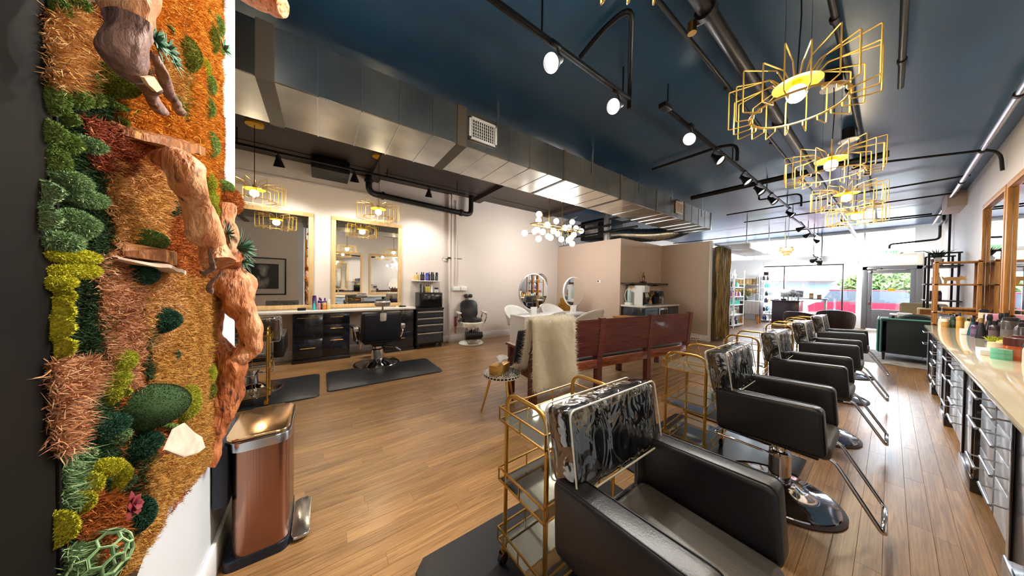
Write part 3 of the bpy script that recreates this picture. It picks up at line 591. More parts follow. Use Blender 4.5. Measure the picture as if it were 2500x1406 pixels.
for u, v in ((497, 640), (515, 690)): limb('twig', [(u, v+25, YM+.16, 5), (u+6, v, YM+.19, 6), (u+12, v-30, YM+.2, 3)], wood_b)
# shelf fungi and bark slabs: rounded brackets leaning out of the wall
def bracket(name, u0, v0, u1, v1, out, thick, m, tilt=.3, **k):
    a, b = at(u0, v0, Y=YM+.035), at(u1, v1, Y=YM+.035); g = G(); n = 20; top = []; bot = []
    for i in range(n+1):
        t = i/n; s_ = sin(pi*t)**.55; p = a.lerp(b, t)+Vector((0, out*s_, -out*s_*tilt)); p += Vector((0, 0, noise.noise(p*25)*.008)); top.append(g.verts.new(p+Vector((0, 0, thick*(.3+.7*s_))))); bot.append(g.verts.new(p))
    ra = [g.verts.new(a.lerp(b, i/n)+Vector((0, -.03, thick*1.2))) for i in range(n+1)]; rb = [g.verts.new(a.lerp(b, i/n)+Vector((0, -.03, -thick*.2))) for i in range(n+1)]
    for i in range(n):
        g.faces.new((top[i], top[i+1], bot[i+1], bot[i])); g.faces.new((ra[i], ra[i+1], top[i+1], top[i])); g.faces.new((rb[i+1], rb[i], bot[i], bot[i+1])); g.faces.new((ra[i+1], ra[i], rb[i], rb[i+1]))
    return obj(name, g, m, mw, world=True, **k)
bracket('bark_slab', 298, 330, 472, 372, .07, .03, cork_m, .1)
bracket('bark_slab', 300, 622, 400, 640, .05, .035, cork_m, .25); bracket('shelf_fungus', 288, 632, 420, 664, .06, .010, pale_m, .25, label='pale shelf fungus under a bark slab')
g = G(); c = at(447, 1078, Y=YM+.12); prism(g, [(at(a, b, Y=YM+.12).x, at(a, b, Y=YM+.12).z) for a, b in ((402, 1098), (428, 1046), (452, 1032), (468, 1056), (484, 1068), (488, 1096), (470, 1110), (440, 1118))], 0, .014, .004, Matrix(((1, 0, 0, 0), (0, .3, 1, YM+.12-.3*c.z+0*c.x), (0, 1, 0, 0), (0, 0, 0, 1))))
for v in g.verts: v.co.y = YM+.12+(v.co.y-(YM+.12))*.35+(c.z-v.co.z)*.2
obj('shelf_fungus', g, pale_m, mw, world=True, label='pale fan shaped fungus low on the panel')
# succulents: pointed leaves in rosettes
def rosette(u, v, Y, n, ln, wd, kind, name='succulent', X=None, up=.45, aim=(0, 1, .2)):
    c = at(u, v, Y=Y) if X is None else at(u, v, X=X); hold = bpy.data.objects.new(name, None); COL.objects.link(hold); hold.parent = mw; hold.location = c-mw.location
    q = Vector(aim).to_track_quat('Z', 'Y').to_matrix().to_4x4()
    for i in range(n):
        a = i*2.4; e = up+.9*(i/n); l = ln*(.55+.5*i/n); d = Vector((cos(a)*sin(e), sin(a)*sin(e), cos(e))); s = Vector((-sin(a), cos(a), 0)); nn = d.cross(s)
        g = G(); sec = [(0, wd*.5), (.35, wd), (.7, wd*.7), (1, .001)]; prev = None
        for t, w_ in sec:
            p = d*l*t+Vector((0, 0, -.25*l*t*t*sin(e))); ring = [g.verts.new(p-s*w_*.5), g.verts.new(p+nn*w_*.16), g.verts.new(p+s*w_*.5), g.verts.new(p-nn*w_*.2)]
            if prev:
                for k_ in range(4): g.faces.new((prev[k_], prev[(k_+1) % 4], ring[(k_+1) % 4], ring[k_]))
            prev = ring
        bmesh.ops.transform(g, matrix=q, verts=g.verts); obj('leaf', g, MO[kind], hold)
    return hold
rosette(372, 96, YM+.09, 26, .055, .014, 'succ'); rosette(402, 118, YM+.08, 22, .055, .01, 'succ'); rosette(420, 150, YM+.07, 14, .045, .01, 'succ')
rosette(578, 606, 0, 34, .12, .012, 'succ', 'air_plant', X=-1.82, up=.2); rosette(553, 570, 0, 16, .085, .012, 'succ', 'air_plant', X=-1.88); rosette(590, 640, 0, 14, .09, .012, 'succ', 'air_plant', X=-1.82)
rosette(318, 1236, YM+.08, 14, .036, .024, 'plum', 'plum_rosette', up=.5); rosette(545, 118, YM+.06, 10, .06, .02, 'succ', 'succulent')
# ------------------------------------------------------------------ big air duct along the ceiling
DX0, DX1, DZ0, DZ1 = -3.57, -2.82, 3.0, 3.43
dt = thing('air_duct', 'long rectangular galvanised steel air duct hung under the navy ceiling', 'air duct', (-3.2, 3.0, DZ0))
joints = [-3.4, -1.6, -.36, 1.28, 2.92, 4.36, 5.62, 6.9, 8.5]
for a, b in zip(joints, joints[1:]):
    obj('duct_section', box(G(), DX0, DX1, a, b, DZ0, DZ1, .006, seg=1), M_galv, dt, world=True)
    n_ = max(2, round((b-a)/.36))
    for i in range(1, n_):
        y = a+(b-a)*i/n_; g = G(); box(g, DX0-.003, DX1+.003, y-.005, y+.005, DZ0-.006, DZ0+.002); box(g, DX1-.002, DX1+.005, y-.004, y+.004, DZ0, DZ1); obj('seam', g, M_steel, dt, world=True)
for y in joints[1:-1]:
    wd = .055 if y < 2 else .022
    obj('sealed_joint', box(G(), DX0-.008, DX1+.008, y-wd, y+wd, DZ0-.008, DZ1+.008), M_mastic, dt, world=True)
obj('end_cap', box(G(), DX0-.012, DX1+.012, 8.46, 8.52, DZ0-.012, DZ1+.012, .004), M_steel, dt, world=True)
for y in (1.75, 3.55, 4.95, 6.25, 7.9): obj('hanger_strap', box(G(), DX1+.004, DX1+.008, y-.018, y+.018, DZ0+.25, ZC), M_steel, dt, world=True)
def grille(label, y0, y1, z0, z1, m):
    t = thing('vent_grille', label, 'vent', (DX1+.006, (y0+y1)/2, z0), group=None); x = DX1+.006
    g = G()
    for q in ((y0, y1, z1-.03, z1), (y0, y1, z0, z0+.03), (y0, y0+.03, z0, z1), (y1-.03, y1, z0, z1)): box(g, x, x+.02, q[0], q[1], q[2], q[3], .003)
    obj('frame', g, m, t, world=True); obj('backing', box(G(), x, x+.003, y0+.02, y1-.02, z0+.02, z1-.02), M_black, t, world=True)
    n_ = 11
    for i in range(n_):
        y = y0+.045+(y1-y0-.09)*i/(n_-1); obj('louvre', box(G(), x+.004, x+.016, y-.004, y+.004, z0+.03, z1-.03), m, t, world=True)
    for i in range(5):
        z = z0+.06+(z1-z0-.12)*i/4; obj('cross_louvre', box(G(), x+.003, x+.007, y0+.03, y1-.03, z-.003, z+.003), m, t, world=True)
grille('white louvred vent grille on the side of the near duct', 1.36, 1.73, 3.10, 3.36, trim_m)
grille('small beige vent grille near the far end of the duct', 6.42, 6.76, 3.10, 3.37, mat('beige_metal', C(205, 190, 178), .5))
# round spiral duct that turns down behind the partition
sd = thing('spiral_duct', 'grey round spiral duct bending down over the taupe partition', 'air duct', (-3.9, 7.4, 2.68))
pts = fillet([(-3.45, 8.75, 3.2), (-3.75, 8.5, 3.05), (-4.2, 7.9, 2.95), (-4.6, 7.2, 2.95), (-4.9, 7.0, 2.95)], .4, 6)
obj('pipe', tube(G(), pts, .19, 20), M_galv, sd, world=True)
for i in range(0, len(pts)-1, 1): obj('rib', tube(G(), [pts[i].lerp(pts[i+1], .4), pts[i].lerp(pts[i+1], .5)], .198, 20), M_steel, sd, world=True)
st_ = thing('vent_stack', 'upright steel flue beside the spiral duct above the partition', 'flue', (-4.5, 7.0, 2.68)); obj('pipe', cyl(G(), (-4.75, 6.7, 2.68), (-4.75, 6.7, ZC), .1, n=20), M_steel, st_, world=True); obj('collar', cyl(G(), (-4.75, 6.7, 3.1), (-4.75, 6.7, 3.16), .112, n=20), M_steel, st_, world=True)
# black air handler and pipes above the partition
ah = thing('air_handler', 'dark boxy air handler in the ceiling void above the partition', 'air handler', (-5.4, 7.2, 2.9))
obj('casing', box(G(), -5.9, -4.95, 6.9, 7.8, 2.9, 3.5, .02), M_black, ah, world=True); obj('panel', box(G(), -5.7, -5.2, 6.88, 6.9, 3.0, 3.4, .005), M_galv, ah, world=True)
for i in range(3): tag(obj('cross_pipe', tube(G(), [(XL+.1, 6.45+.12*i, 2.95+.2*i), (-3.7, 6.45+.12*i, 2.95+.2*i)], .03), M_black), ['lowest black pipe crossing the void above the partition', 'middle black pipe crossing the void above the partition', 'topmost black pipe crossing the void above the partition'][i], 'pipe')
for i in range(5): tag(obj('wall_conduit', tube(G(), [(XL+.11, 6.32, 2.70), (XL+.11+.09*i, 6.32, 2.70), (XL+.11+.09*i, 6.32, 3.4), (XL+.3+.09*i, 6.5, 3.6)], .014, rad=.08), M_steel), ['', 'thin grey conduit above the partition, nearest the left bay wall', 'second thin grey conduit of the row above the partition', 'third thin grey conduit of the row above the partition', 'last thin grey conduit of the row above the partition'][i], 'pipe', 'conduits on the partition') if i else None
# dark ceiling beams over the left bay
for i, y in enumerate((-1.4, .9, 3.3, 5.7)): struct('beam', box(G(), XL, DX0-.25, y-.09, y+.09, ZC-.12, ZC-.03), warm_lit_ceil)
struct('ceiling_bay_tone', box(G(), XL, DX0-.06, -3.5, 6.27, ZC-.03, ZC), warm_lit_ceil); struct('trim_soffit', box(G(), XL, XL+.45, -3.5, 6.27, ZC-.04, ZC), warm_lit_ceil)  # added sheet under the left ceiling carries the warm-lit tone
tag(obj('wall_speaker', box(G(), -6.33, -5.75, -.15, .42, 3.40, 3.62, .01), M_black), 'black box hung high above the gap between the barber mirrors', 'speaker box')
# ------------------------------------------------------------------ pipes and conduits
def pipe(name, label, pts, r, m=M_black, rad=.08, clips=(), cat='pipe', group=None):
    t = thing(name, label, cat, Vector(pts[0]), 0, group); obj('pipe', tube(G(), pts, r, 10, rad=rad), m, t, world=True)
    for q in clips: obj('clamp', cyl(G(), Vector(q[0]), Vector(q[1]), r*1.35, n=12), M_black, t, world=True)
    return t
def yclips(x, z, ys, l=.05): return [((x, y, z), (x, y+l, z)) for y in ys]
pipe('sprinkler_pipe', 'thick black sprinkler pipe running the length of the ceiling', [(-.80, -.3, 3.42), (-.78, 16.2, 3.42)], .05, clips=yclips(-.8, 3.42, (2.2, 4.4, 6.8, 9.5, 12)))
pipe('conduit', 'thin black conduit beside the thick sprinkler pipe', [(-1.02, -.3, 3.52), (-1.0, 9.2, 3.52)], .018, clips=yclips(-1.02, 3.52, (1.7, 3.4, 5.2, 7)))
pipe('conduit', 'black conduit above the row of gold pendants', [(-.30, -.3, 3.6), (-.28, 12.5, 3.6), (-.28, 13.2, 3.5), (.6, 13.3, 3.5)], .022, rad=.15, clips=yclips(-.3, 3.6, (1.8, 3.3, 4.6, 6.4, 8.2)))
pipe('conduit', 'black conduit nearest the right hand wall, beyond the pendants', [(.02, -.3, 3.6), (.02, 5.0, 3.6)], .022, clips=yclips(.02, 3.6, (1.5, 3.1, 4.4)))
pipe('conduit', 'pale grey conduit tucked along the top of the mirror wall', [(.75, 2, 3.55), (.75, 15.8, 3.55)], .03, M_steel, clips=yclips(.75, 3.55, (6, 8, 10, 13)))
for i, (y, x0, x1, z) in enumerate(((6.95, -2.7, -.05, 3.5), (9.6, -2.8, .8, 3.56), (11.2, -2.8, .8, 3.58), (13.6, -6, .78, 3.5))):
    pipe('cross_conduit', ['nearest black conduit crossing the ceiling', 'second black conduit crossing the ceiling beyond the duct end', 'third black conduit crossing the ceiling', 'farthest black conduit crossing the ceiling before the shopfront'][i], [(x0, y, z), (x1, y, z)], .05 if i == 0 else .018)
pipe('wall_bend', 'black conduit curving down onto the right hand wall', [(-.4, 7.35, 3.55), (.55, 7.9, 3.55), (.88, 8.0, 3.52), (.9, 8.0, 3.2)], .018, rad=.2)
pipe('front_pipe', 'black pipe looping down in front of the clerestory near the door', [(.85, 14.6, ZC), (.85, 14.6, 3.5), (.85, 15.6, 3.5), (.85, 15.6, 3.05), (-.05, 15.7, 3.0), (-.05, 15.7, 2.85)], .03, rad=.1)
pipe('front_pipe', 'thin upright black pipe by the shelf on the right hand wall', [(.88, 13.6, 3.5), (.88, 13.6, 2.2)], .02)
pipe('drain_pipe', 'thick black drain pipe with bends under the ceiling above the tool chest', [(-6.1, .77, ZC), (-6.1, .77, 3.24), (-6.1, 3.04, 3.16), (-6.1, 3.04, ZC)], .06, rad=.14, clips=[((-6.1, 1.0, 3.235), (-6.1, 1.05, 3.232)), ((-6.1, 2.75, 3.175), (-6.1, 2.8, 3.172)), ((-6.1, .77, 3.5), (-6.1, .77, 3.46))])
pipe('conduit', 'white painted pipe running down the wall beside the tool chest', [(XL+.06, 2.55, 3.62), (XL+.06, 2.6, 0)], .035, wall_m, clips=[((XL+.06, 2.57, 2.05), (XL+.06, 2.57, 2.09))])
pipe('conduit', 'second thin white pipe down the wall nearer the old barber chair', [(XL+.1, 2.72, 3.5), (XL+.1, 2.74, 1.36)], .018, wall_m)
for i, y in enumerate((2.42, 2.70)): tag(obj('pipe_bracket', box(box(G(), XL, XL+.07, y, y+.2, 2.06, 2.075), XL, XL+.012, y, y+.2, 2.0, 2.075), M_steel), ['steel wall bracket on the near side of the white pipe', 'steel wall bracket on the far side of the white pipe'][i], 'bracket')
ob = thing('junction_box', 'white electrical box on the wall above the old barber chair', 'electrical box', (XL+.08, 2.85, 1.26)); obj('casing', box(G(), XL+.07, XL+.13, 2.66, 2.84, 1.27, 1.37, .006), M_white, ob, world=True); obj('casing', box(G(), XL+.07, XL+.13, 2.86, 3.02, 1.27, 1.37, .006), M_white, ob, world=True)
sp_ = thing('fire_sprinkler', 'black ceiling bracket with a bronze sprinkler head near the top of the picture', 'sprinkler', at(1735, 42, Z=3.45)); a_, b_ = at(1735, 42, Z=3.45), at(1690, 62, Z=3.42)
obj('arm', tube(G(), [(-.8, a_.y+.05, 3.42), a_, b_], .022, 8), M_black, sp_, world=True); obj('head', cyl(G(), b_+Vector((0, 0, -.06)), b_+Vector((0, 0, .02)), .03, n=14), M_brass, sp_, world=True)
struct('trim_beam_end', box(G(), .70, XR, 11.5, 12.6, 3.34, ZC, .004), taupe_m)
# hooped conduits that feed the tracks
pipe('conduit_hoop', 'hooped black conduit dropping to the near lighting track', [(-1.75, 2.0, 3.62), (-1.45, 1.95, 3.64), (-1.2, 1.95, 3.62), (-1.62, 2.62, 3.6), (-1.62, 2.62, 3.3)], .022, rad=.12)
pipe('conduit_hoop', 'hooped black conduit dropping to the middle of the long track', [(-2.6, 5.0, 3.62), (-1.55, 5.0, 3.62), (-1.35, 5.0, 3.56), (-1.35, 5.0, 3.32)], .022, rad=.12)
pipe('conduit_hoop', 'second hooped conduit by the far lamps of the long track', [(-1.9, 8.7, ZC), (-1.9, 8.7, 3.6), (-1.2, 8.8, 3.6), (-1.2, 8.8, 3.3)], .018, rad=.12)
# ------------------------------------------------------------------ lighting tracks and spot heads
def track(label, x, y0, y1, z=3.40, drops=()):
    t = thing('track_rail', label, 'lighting track', (x, (y0+y1)/2, z)); g = box(G(), x-.02, x+.02, y0, y1, z-.015, z+.015, .003); box(g, x-.006, x+.006, y0+.02, y1-.02, z-.018, z-.012)
    obj('rail', g, M_black, t, world=True)
    for y in drops: obj('suspension', cyl(G(), (x, y, z), (x, y, ZC), .008, n=8), M_black, t, world=True)
    obj('feed_box', box(G(), x-.04, x+.04, y0-.02, y0+.12, z-.02, z+.03, .004), M_black, t, world=True)
track('near black lighting track over the wooden floor', -1.62, -.1, 2.62, drops=(.2, 1.4, 2.5)); track('long black lighting track over the salon chairs', -1.46, 3.0, 9.3, drops=(3.1, 5.2, 7.2, 9.0))
track('black lighting track along the barber mirror wall', -5.5, -1.8, 2.6, 3.42, (-1, 1, 2.4)); track('black lighting track nearest the shopfront', -1.6, 10.2, 15.2, 3.40, (10.6, 13, 15))
g = thing('track_rail', 'lower black lighting track hung before the shop window', 'lighting track', (-1.55, 14.5, 2.6)); obj('rail', box(G(), -1.57, -1.53, 13.7, 15.6, 2.6, 2.63, .003), M_black, g, world=True)
for y in (13.75, 15.5): obj('suspension', cyl(G(), (-1.55, y, 2.6), (-1.55, y, ZC), .008, n=8), M_black, g, world=True)
def spot(label, p, aim, lit=0, group=None, power=0, zt=3.4):
    p = Vector(p); d = (Vector(aim)-p).normalized(); t = thing('spot_head', label, 'spotlight', p, 0, group); M4 = d.to_track_quat('-Z', 'Y').to_matrix().to_4x4()
    obj('shade', lathe(G(), [(.0, .09), (.03, .088), (.034, .03), (.04, .02), (.072, -.075), (.074, -.078), (.068, -.078), (.036, .0), (0, 0)], n=20, M=M4), M_black, t)
    obj('lens', lathe(G(), [(0, -.05), (.05, -.05), (.056, -.058), (.0, -.062)], n=20, M=M4), M_lens if lit else M_lensoff, t)
    obj('neck', tube(G(), [d*-.07, d*-.09+Vector((0, 0, .02)), (0, 0, max(.05, zt-p.z))], .011, 8), M_black, t); obj('adapter', box(G(), -.018, .018, -.05, .05, zt-p.z-.03, zt-p.z+.0, .003), M_black, t)
    if power: light('spot_light', 'SPOT', p+d*.085, power, (1, .95, .86), .05, aim, 115, .8)
    return t
spot('bright spotlight on the near track, nearest the moss wall', (-1.6, .35, 3.25), (-1.5, -.5, 1.6), 1, power=45)
spot('large bright spotlight glaring on the near track', (-1.60, 1.53, 3.25), (-1.2, -.5, 1.5), 1, power=110)
spot('bright spotlight at the far end of the near track', (-1.62, 2.40, 3.25), (-1.4, -.5, 1.6), 1, power=110)
spot('first spotlight on the long track, shining towards the moss wall', (-1.42, 3.62, 3.25), (-1.4, .2, .8), 1, power=120)
for i, (y, ax) in enumerate(((4.5, .6), (5.75, .3), (6.55, .3), (7.5, .5), (9.2, .6))): spot(['black spotlight turned to the mirrors, second on the long track', 'third spotlight along the long track', 'fourth spotlight along the long track', 'fifth spotlight along the long track', 'last spotlight on the long track'][i], (-1.44, y, 3.25), (ax, y-.2, 1.2), 0, power=80)
for i, y in enumerate((-.54, .47, 1.78)): spot(['dark blue spotlight over the nearer barber mirror', 'dark blue spotlight over the gap beside the second barber mirror', 'dark blue spotlight above the tool chest'][i], (-5.48, y, 3.28), (-6.2, y+.1, 1.2), 0, power=55, zt=3.42)
for i, (x, y, z, zt) in enumerate(((-1.55, 11.4, 3.2, 3.4), (-1.6, 12.9, 3.2, 3.4), (-1.6, 14.6, 3.2, 3.4), (-1.55, 13.9, 2.44, 2.6), (-1.55, 14.7, 2.44, 2.6), (-1.55, 15.4, 2.44, 2.6))): spot(['black spotlight nearest us on the track by the shopfront', 'second black spotlight on the high track by the shopfront', 'farthest black spotlight on the high track by the shopfront', 'first small spotlight on the low track before the shop window', 'middle small spotlight on the low track before the shop window', 'last small spotlight on the low track before the shop window'][i], (x, y, z), ((-6, -4.5, .2, -4, .5, -2.2)[i], (12.5, 15, 16.4, 16.4, 16.4, 16.4)[i], 1.4), 0, 'spotlights by the shopfront', 130, zt=zt)
# ------------------------------------------------------------------ gold wire pendants
M_pdisc = mat('golden_dish', C(236, 186, 40), .35, .3)
def make_pendant(label, loc, cord, group):
    t = thing('pendant_lamp', label, 'pendant lamp', loc, 0, group)
    obj('dish', lathe(G(), [(.02, .055), (.115, .03), (.118, .026), (.02, .048)], n=32), M_pdisc, t); obj('holder', cyl(G(), (0, 0, .0), (0, 0, .085), .024, n=14), M_gold, t)
    obj('bulb', sph(G(), (0, 0, -.03), .05, 18, (1, 1, 1.1)), M_bulb, t)
    obj('ring', lathe(G(), [(.215, -.128), (.235, -.128), (.235, -.122), (.215, -.122), (.215, -.128)], n=40), M_gold, t)
    for k in range(20):
        a = 2*pi*k/20; ro = .345 if k % 2 else .325; zt = .115 if k % 2 else .085; c_, s_ = cos(a), sin(a)
        P = lambda r, z: Vector((r*c_, r*s_, z))
        obj('wire', tube(G(), [P(.085, .045), P(.13, zt), P(ro, zt), P(ro, -.155), P(.225, -.155), P(.225, -.125)], .0040, 6, rad=.008, fn=2), M_wire, t)
    obj('cord', tube(G(), [(0, 0, .085), (.012, 0, cord*.5), (0, 0, cord)], .004, 6), M_black, t)
    for s_ in (-1, 1): obj('cable', cyl(G(), (s_*.06, 0, .05), (s_*.06, .0, cord), .0012, n=5), M_black, t)
    light('pendant_glow', 'POINT', Vector(loc)+Vector((0, 0, -.03)), 58, (1, .82, .55), .06)
    return t
zp = 2.75
p0 = make_pendant('gold wire pendant lamp hanging nearest, over the first pair of chairs', (-.38, 2.52, zp), ZC-zp, None)
def can(label, x, y):
    t = thing('ceiling_canopy', label, 'ceiling canopy', (x, y, ZC-.17)); obj('body', cyl(G(), (x, y, ZC-.16), (x, y, ZC), .06, n=24), M_black, t, world=True); obj('plate', cyl(G(), (x, y, ZC-.172), (x, y, ZC-.16), .095, n=28), M_white, t, world=True)
can('black ceiling canopy with white disc above the nearest gold pendant', -.38, 2.52)
for i, y in enumerate((.82, 4.26, 5.95, 7.58)):
    dup(p0, (-.38, y, zp), .1*i, ['gold wire pendant lamp whose lower tips show at the top edge of the picture', 'gold wire pendant lamp, second along the row over the salon chairs', 'gold wire pendant lamp, third along the row over the salon chairs', 'gold wire pendant lamp farthest from us over the salon chairs'][i])
    light('pendant_glow', 'POINT', (-.38, y, zp-.03), 58, (1, .82, .55), .06)
    can(['black ceiling canopy straight above the camera end of the pendant row', 'black ceiling canopy with white disc above the second pendant', 'black ceiling canopy with white disc above the third pendant', 'black ceiling canopy with white disc above the farthest pendant'][i], -.38, y)
for i, y in enumerate((-.77, .81)):
    dup(p0, (-5.2, y, 2.70), .2, ['gold wire pendant lamp before the nearer barber mirror', 'gold wire pendant lamp before the second barber mirror'][i]); light('pendant_glow', 'POINT', (-5.2, y, 2.67), 45, (1, .82, .55), .06)
    t = thing('ceiling_rose', ['golden ceiling disc over the nearer barber pendant', 'golden ceiling disc over the second barber pendant'][i], 'ceiling rose', (-5.2, y, ZC-.06)); obj('plate', cyl(G(), (-5.2, y, ZC-.06), (-5.2, y, ZC), .1, n=28), M_pdisc, t, world=True)
# ------------------------------------------------------------------ globe chandelier over the white table
ch = thing('globe_chandelier', 'brass chandelier of glowing white globes above the white table', 'chandelier', (-4.5, 4.42, 2.5))
g = G(); tube(g, [(-4.62, 3.75, 2.78), (-4.62, 5.2, 2.78)], .012); tube(g, [(-4.38, 3.75, 2.78), (-4.38, 5.2, 2.78)], .012); tube(g, [(-4.62, 3.75, 2.78), (-4.38, 3.75, 2.78)], .012); tube(g, [(-4.62, 5.2, 2.78), (-4.38, 5.2, 2.78)], .012)
obj('rail', g, M_brass, ch, world=True)
for y in (4.2, 4.62): obj('rod', cyl(G(), (-4.5, y, 2.78), (-4.5, y, ZC), .01, n=8), M_brass, ch, world=True); obj('cross_bar', cyl(G(), (-4.62, y, 2.78), (-4.38, y, 2.78), .01, n=8), M_brass, ch, world=True)
obj('canopy', box(G(), -4.55, -4.45, 4.1, 4.75, ZC-.03, ZC, .005), M_brass, ch, world=True)
gl = [(1280.5, 569, -4.5), (1316, 523, -4.5), (1315, 538, -4.6), (1336, 549, -4.35), (1358, 540, -4.6), (1397, 542, -4.6), (1305, 565, -4.7), (1311, 561, -4.4), (1325, 566, -4.4), (1315, 583, -4.4), (1351, 564, -4.35), (1338, 577, -4.6), (1344, 580, -4.4), (1362, 571, -4.65), (1370.5, 584, -4.4), (1379, 556, -4.4), (1389, 555, -4.7), (1406, 557, -4.5), (1419, 564, -4.5), (1401, 573, -4.45), (1395, 580, -4.6), (1388, 586, -4.35), (1397, 595, -4.4)]
for u, v, X in gl:
    p = at(u, v, X=X); rail = Vector((-4.62 if X < -4.5 else -4.38, min(max(p.y, 3.75), 5.2), 2.78)); o = obj('globe', sph(G(), p, .066, 20), M_globe, ch, world=True)
    e = Vector((rail.x, p.y, p.z)) if abs(p.z-2.78) > .1 else rail
    obj('arm', tube(G(), [rail, (rail.x, rail.y, p.z), p+(Vector((rail.x, rail.y, p.z))-p)*.3] if (Vector((rail.x, rail.y, p.z))-p).length > .08 else [rail, p], .006, 6, rad=.03, fn=3), M_brass, ch, world=True)
light('chandelier_glow', 'POINT', (-4.5, 4.45, 2.5), 62, (1, .93, .84), .4)
# capiz chandelier near the shopfront
cz = thing('shell_chandelier', 'small amber shell chandelier hanging before the shop window', 'chandelier', (-1.93, 12, 2.45)); cmat = mat('amber_shell', C(214, 180, 130), .3, island=.25, emit=(1, .75, .4, 1), estr=.25)
obj('frame', lathe(G(), [(.15, .3), (.16, .3), (.16, .28), (.15, .28), (.15, .3)], n=24), M_brass, cz)
for k in range(3):
    g = G()
    for j in range(26-k*6):
        a = 2*pi*j/(26-k*6); r_ = .165-.045*k; bmesh.ops.create_cone(g, cap_ends=True, segments=8, radius1=.026, radius2=.026, depth=.004, matrix=Matrix.Translation((r_*cos(a), r_*sin(a), .24-.07*k)) @ Matrix.Rotation(a, 4, 'Z') @ Matrix.Rotation(R(82), 4, 'Y'))
        bmesh.ops.create_cone(g, cap_ends=True, segments=8, radius1=.026, radius2=.026, depth=.004, matrix=Matrix.Translation((r_*.98*cos(a+.1), r_*.98*sin(a+.1), .20-.07*k)) @ Matrix.Rotation(a, 4, 'Z') @ Matrix.Rotation(R(82), 4, 'Y'))
    obj('shell_tier', g, cmat, cz)
for s_ in (-1, 1): obj('rod', cyl(G(), (s_*.04, 0, .3), (s_*.04, 0, ZC-2.45), .006, n=6), M_brass, cz)
obj('bulb', sph(G(), (0, 0, .18), .04, 10), M_bulb, cz)
# boxed white duct over the retail corner, no lamp in it
tag(obj('boxed_duct', box(G(), -3.3, -2.5, 10.6, 13.4, 2.66, 2.82, .01), M_white), 'long white boxed duct hung over the retail corner', 'light box')
for o_ in [o for o in bpy.data.objects if o.name == 'boxed_duct']:
    for y in (-1.3, 1.3): obj('hanger', cyl(G(), (.3, y, .16), (.3, y, ZC-2.66), .012, n=6), M_steel, o_)
# ------------------------------------------------------------------ barber wall: counter, cabinets, mirrors
tag(obj('worktop', box(G(), XL+.005, -5.90, -3.2, 1.66, .88, .925, .006), M_quartz), 'long white stone worktop under the two barber mirrors', 'worktop')
def cab(label, y0, y1, cells):
    t = thing('base_cabinet', label, 'cabinet', (-6.13, (y0+y1)/2, 0))
    obj('body', box(box(G(), -6.33, -5.965, y0, y1, .0, .878, .004), -6.33, -5.95, y0-.01, y1+.01, 0, .07, .004), M_navy, t, world=True)
    for nm, a, b, z0, z1, hz, hl in cells:
        d = obj(nm, box(G(), -5.967, -5.947, a+.004, b-.004, z0+.004, z1-.004, .003), M_navy, t, world=True); c = (a+b)/2
        g = cyl(G(), (-5.925, c-hl, hz), (-5.925, c+hl, hz), .006, n=10)
        for s_ in (-.8, .8): cyl(g, (-5.948, c+s_*hl, hz), (-5.925, c+s_*hl, hz), .004, n=8)
        obj('handle', g, M_gold, d, world=True)
    return t
cab('navy base cabinet with five brass handles under the gap between the mirrors', -.40, .45, [('drawer_front', -.40, .03, .42, .86, .80, .15), ('drawer_front', -.40, .03, .08, .42, .26, .11), ('drawer', .03, .45, .66, .86, .80, .10), ('drawer', .03, .45, .43, .66, .59, .10), ('drawer', .03, .45, .08, .43, .37, .10)])
cab('navy base cabinet at the end of the worktop behind the barber chair', 1.08, 1.63, [('drawer_front', 1.08, 1.63, .42, .86, .80, .12), ('drawer_front', 1.08, 1.63, .08, .42, .28, .10)])
cab('navy base cabinet partly hidden behind the driftwood', -2.6, -1.7, [('drawer_front', -2.6, -2.15, .42, .86, .80, .12), ('drawer', -2.15, -1.7, .42, .86, .80, .10)])
def mirror(label, X, y0, y1, z0, z1, fw, m, side=1, dep=.04):
    t = thing('framed_mirror', label, 'mirror', (X, (y0+y1)/2, z0)); xa, xb = sorted((X, X+side*dep))
    for q in ((y0, y1, z1-fw, z1), (y0, y1, z0, z0+fw), (y0, y0+fw, z0+fw, z1-fw), (y1-fw, y1, z0+fw, z1-fw)): obj('frame_rail', box(G(), xa, xb, q[0], q[1], q[2], q[3], .005), m, t, world=True)
    obj('glass', box(G(), *sorted((X+side*.012, X+side*.018)), y0+fw-.004, y1-fw+.004, z0+fw-.004, z1-fw+.004), M_mirror, t, world=True, smooth=False)
    g = G(); bv = .02; xs = X+side*.019
    for q in ((y0+fw, y1-fw, z1-fw-bv, z1-fw), (y0+fw, y1-fw, z0+fw, z0+fw+bv), (y0+fw, y0+fw+bv, z0+fw, z1-fw), (y1-fw-bv, y1-fw, z0+fw, z1-fw)): box(g, *sorted((xs, xs+side*.001)), *q)
    obj('bevelled_edge', g, M_mirror, t, world=True, smooth=False); return t
mirror('pale oak framed barber mirror nearest the moss wall', XL+.005, -1.42, -.12, .93, 2.73, .075, M_oakf); mirror('pale oak framed barber mirror nearer the product shelf', XL+.005, .16, 1.46, .93, 2.73, .075, M_oakf)
